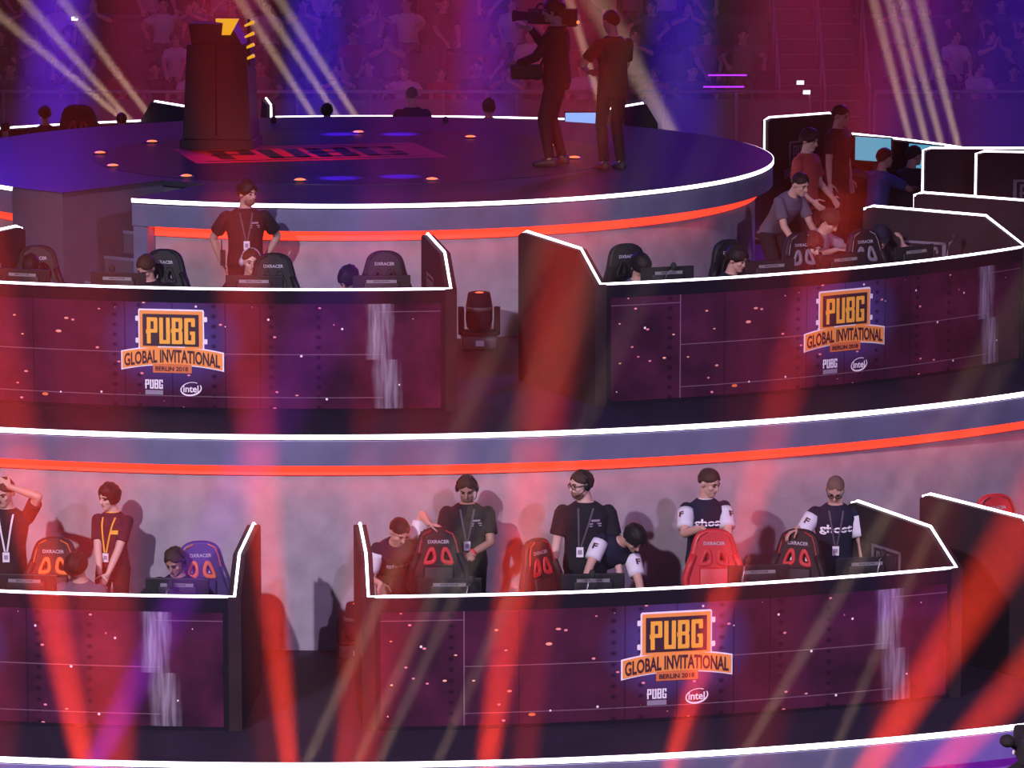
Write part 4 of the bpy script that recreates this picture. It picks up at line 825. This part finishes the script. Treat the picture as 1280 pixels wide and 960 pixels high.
# one seat, then copies
def seat_proto():
    t = thing('stadium_chair', 'dark folding seat in the tribune rows behind the stage', 'seat', (0, 0, 0), 0, 'folding seats of the tribune')
    b = B(); box(b, (0, -.02, .44), (.44, .42, .05)); obj('seat', b, 'seat', t, bevel=.02); b = B(); box(b, (0, .22, .68), (.44, .05, .46)); obj('backrest', b, 'seat', t, bevel=.02)
    for sx in (1, -1): b = B(); box(b, (sx*.19, .0, .21), (.03, .3, .42)); obj('leg', b, 'metal_dark', t)
    return t
def dup(r, loc_, rz=0, sc=1):
    q = r.copy(); C.objects.link(q); q.location = loc_; q.rotation_euler = (0, 0, rz); q.scale = (sc,)*3
    for ch in r.children:
        c = ch.copy(); C.objects.link(c); c.parent = q
        for g in ch.children: d = g.copy(); C.objects.link(d); d.parent = c
    return q
sp = seat_proto(); first = [True]
def spect(tp, hair, style, arms, skin='skin', fem=False):
    name = {'white_tee': 'white', 'tee_black': 'black', 'grey_tee': 'grey', 'red_tee': 'red', 'blue_tee': 'blue', 'hoodie': 'dark hooded'}[tp]
    return person('seated spectator in a %s top in the tribune behind the stage' % name, (0, 0, -60), 0, h=1.74, hips=(0, .05, .55), feet=((-.14, -.44, 0), (.14, -.44, 0)), lean=(0, -.12, 1), hairstyle=style, hair=hair, top=tp, skin=skin, vox=.014, girth=1.05, female=fem, legs='denim', group='spectators in %s tops' % name, cat='spectator', **arms)['root']
LAP = dict(handR=(-.12, -.42, .66), handL=(.12, -.42, .66), pnR=(0, 0, -1), pnL=(0, 0, -1), elbR=(-1, .3, 0), elbL=(1, .3, 0))
CLAP = dict(handR=(-.04, -.34, 1.05), handL=(.04, -.34, 1.05), hdR=(.1, -.3, 1), hdL=(-.1, -.3, 1), pnR=(1, 0, 0), pnL=(-1, 0, 0), elbR=(-1, .2, -.5), elbL=(1, .2, -.5))
LEAN = dict(handR=(-.30, -.45, .80), handL=(.30, -.45, .80), pnR=(0, 0, -1), pnL=(0, 0, -1), elbR=(-1, 0, 0), elbL=(1, 0, 0))
PR = [spect('white_tee', 'hair_black', 'short', LEAN), spect('tee_black', 'hair_brown', 'short', LAP), spect('grey_tee', 'hair_black', 'mop', CLAP), spect('red_tee', 'hair_brown', 'mop', LAP), spect('blue_tee', 'hair_black', 'bob', CLAP, 'skin_pale', True), spect('white_tee', 'hair_brown', 'bob', LAP, 'skin_pale', True), spect('hoodie', 'hair_black', 'short', LEAN)]
used = [False]*len(PR)
def sit_at(x, y, z, k):
    sc = random.uniform(.96, 1.04); rz = rad(random.uniform(-22, 22))
    if not used[k]: used[k] = True; PR[k].location = (x, y, z); PR[k].rotation_euler = (0, 0, rz)
    else: dup(PR[k], (x, y, z), rz, sc)
def seat_at(x, y, z):
    if first[0]: first[0] = False; sp.location = (x, y, z)
    else: dup(sp, (x, y, z))
for row in range(4):
    y = YT+DY*row+.62; z = ZT+DZ*row
    for i in range(40):
        x = -6.6+.56*i+.28*(row % 2)
        if 5.6 < x < 7.7 or x > 12: continue
        if row < 3: seat_at(x, y, z)
        pr = (.75, .7, .6, .5)[row]
        if random.random() < pr: sit_at(x, y-.14, z, random.choices(range(7), (3, 3, 2, 2, 1.5, 2, 3))[0])
for k in range(7):
    if not used[k]: sit_at(8.2+.56*k, YT+DY*3+.48, ZT+DZ*3, k)
for x0, x1, z, lb in ((5.1-.28, 5.1+.32, 2.98, 'upper purple light line on the tribune barrier'), (5.0-.25, 5.0+.38, 2.80, 'lower purple light line on the tribune barrier')):
    b = B(); box(b, ((x0+x1)/2, YT-.29, z), (x1-x0, .03, .022)); tag(obj('light_line', b, 'purple_led'), lb, 'light strip')
for px, py, lb in ((1001, 103, 'upper small bright box on the barrier below the tribune stairs'), (1009, 115, 'lower small bright box on the barrier below the tribune stairs')):
    p = at_y(px, py, YT-.28); t = thing('bright_box', lb, 'bright box', (p.x, YT-.28, p.z)); b = B(); box(b, (0, -.02, 0), (.16, .04, .10)); obj('case', b, 'rubber', t, bevel=.008); b = B(); box(b, (-.01, -.043, 0), (.11, .006, .06)); obj('lens', b, 'phone_light', t)  # glowing boxes added for two bright white shapes; the mounting is made up
p = at_y(104, 44, YT+DY+.4); I = person('seated spectator holding up a lit phone in the tribune at the left', (p.x, YT+DY+.48, ZT+DZ), 0, h=1.74, hips=(0, .05, .55), feet=((-.14, -.44, 0), (.14, -.44, 0)), lean=(0, -.12, 1), hairstyle='short', top='tee_black', vox=.014, cat='spectator', handR=(-.08, -.34, 1.40), elbR=(-1, 0, -.6), hdR=(0, -.1, 1), pnR=(0, -1, 0), handL=(.12, -.42, .66), curlR=.5)
h_ = I['arms'][1][2]; t = thing('phone', 'lit phone held up by a seated spectator in the tribune', 'phone', I['root'].location+h_+Vector((0, -.03, .12))); b = B(); box(b, (0, 0, 0), (.15, .012, .075)); obj('case', b, 'rubber', t); b = B(); box(b, (-.02, -.008, .0), (.10, .004, .055)); obj('screen', b, 'phone_light', t)
def haze(name, lo, hi, dens, label, col=(1, 1, 1)):
    m = bpy.data.materials.new(name); m.use_nodes = True; nt = m.node_tree
    nt.nodes.remove(nt.nodes['Principled BSDF'])
    v = nt.nodes.new('ShaderNodeVolumeScatter'); v.inputs['Density'].default_value = dens; v.inputs['Color'].default_value = (*col, 1)
    nt.links.new(v.outputs[0], nt.nodes['Material Output'].inputs['Volume'])
    b = B(); box(b, [(p+q)/2 for p, q in zip(lo, hi)], [q-p for p, q in zip(lo, hi)])
    return tag(obj(name, b, m), label, 'haze', kind='stuff')
for z0, z1, d, lb in ((-2.2, 2.9, .0062, 'stage fog before the front row, densest near the floor'), (2.905, 4.9, .0042, 'thinner stage fog before the middle tier booths'), (4.905, 7.4, .0022, 'thinnest stage fog before the round top deck')):      # the fog thins out with height
    haze('haze', (-13, -17.2, z0), (16, -14.75, z1), d, lb)
haze('haze', (-14, 9.2, 2.08), (18, 12.6, 12), .05, 'thin stage fog drifting between the stage and the tribune')
bpy.data.scenes.remove(WORK)
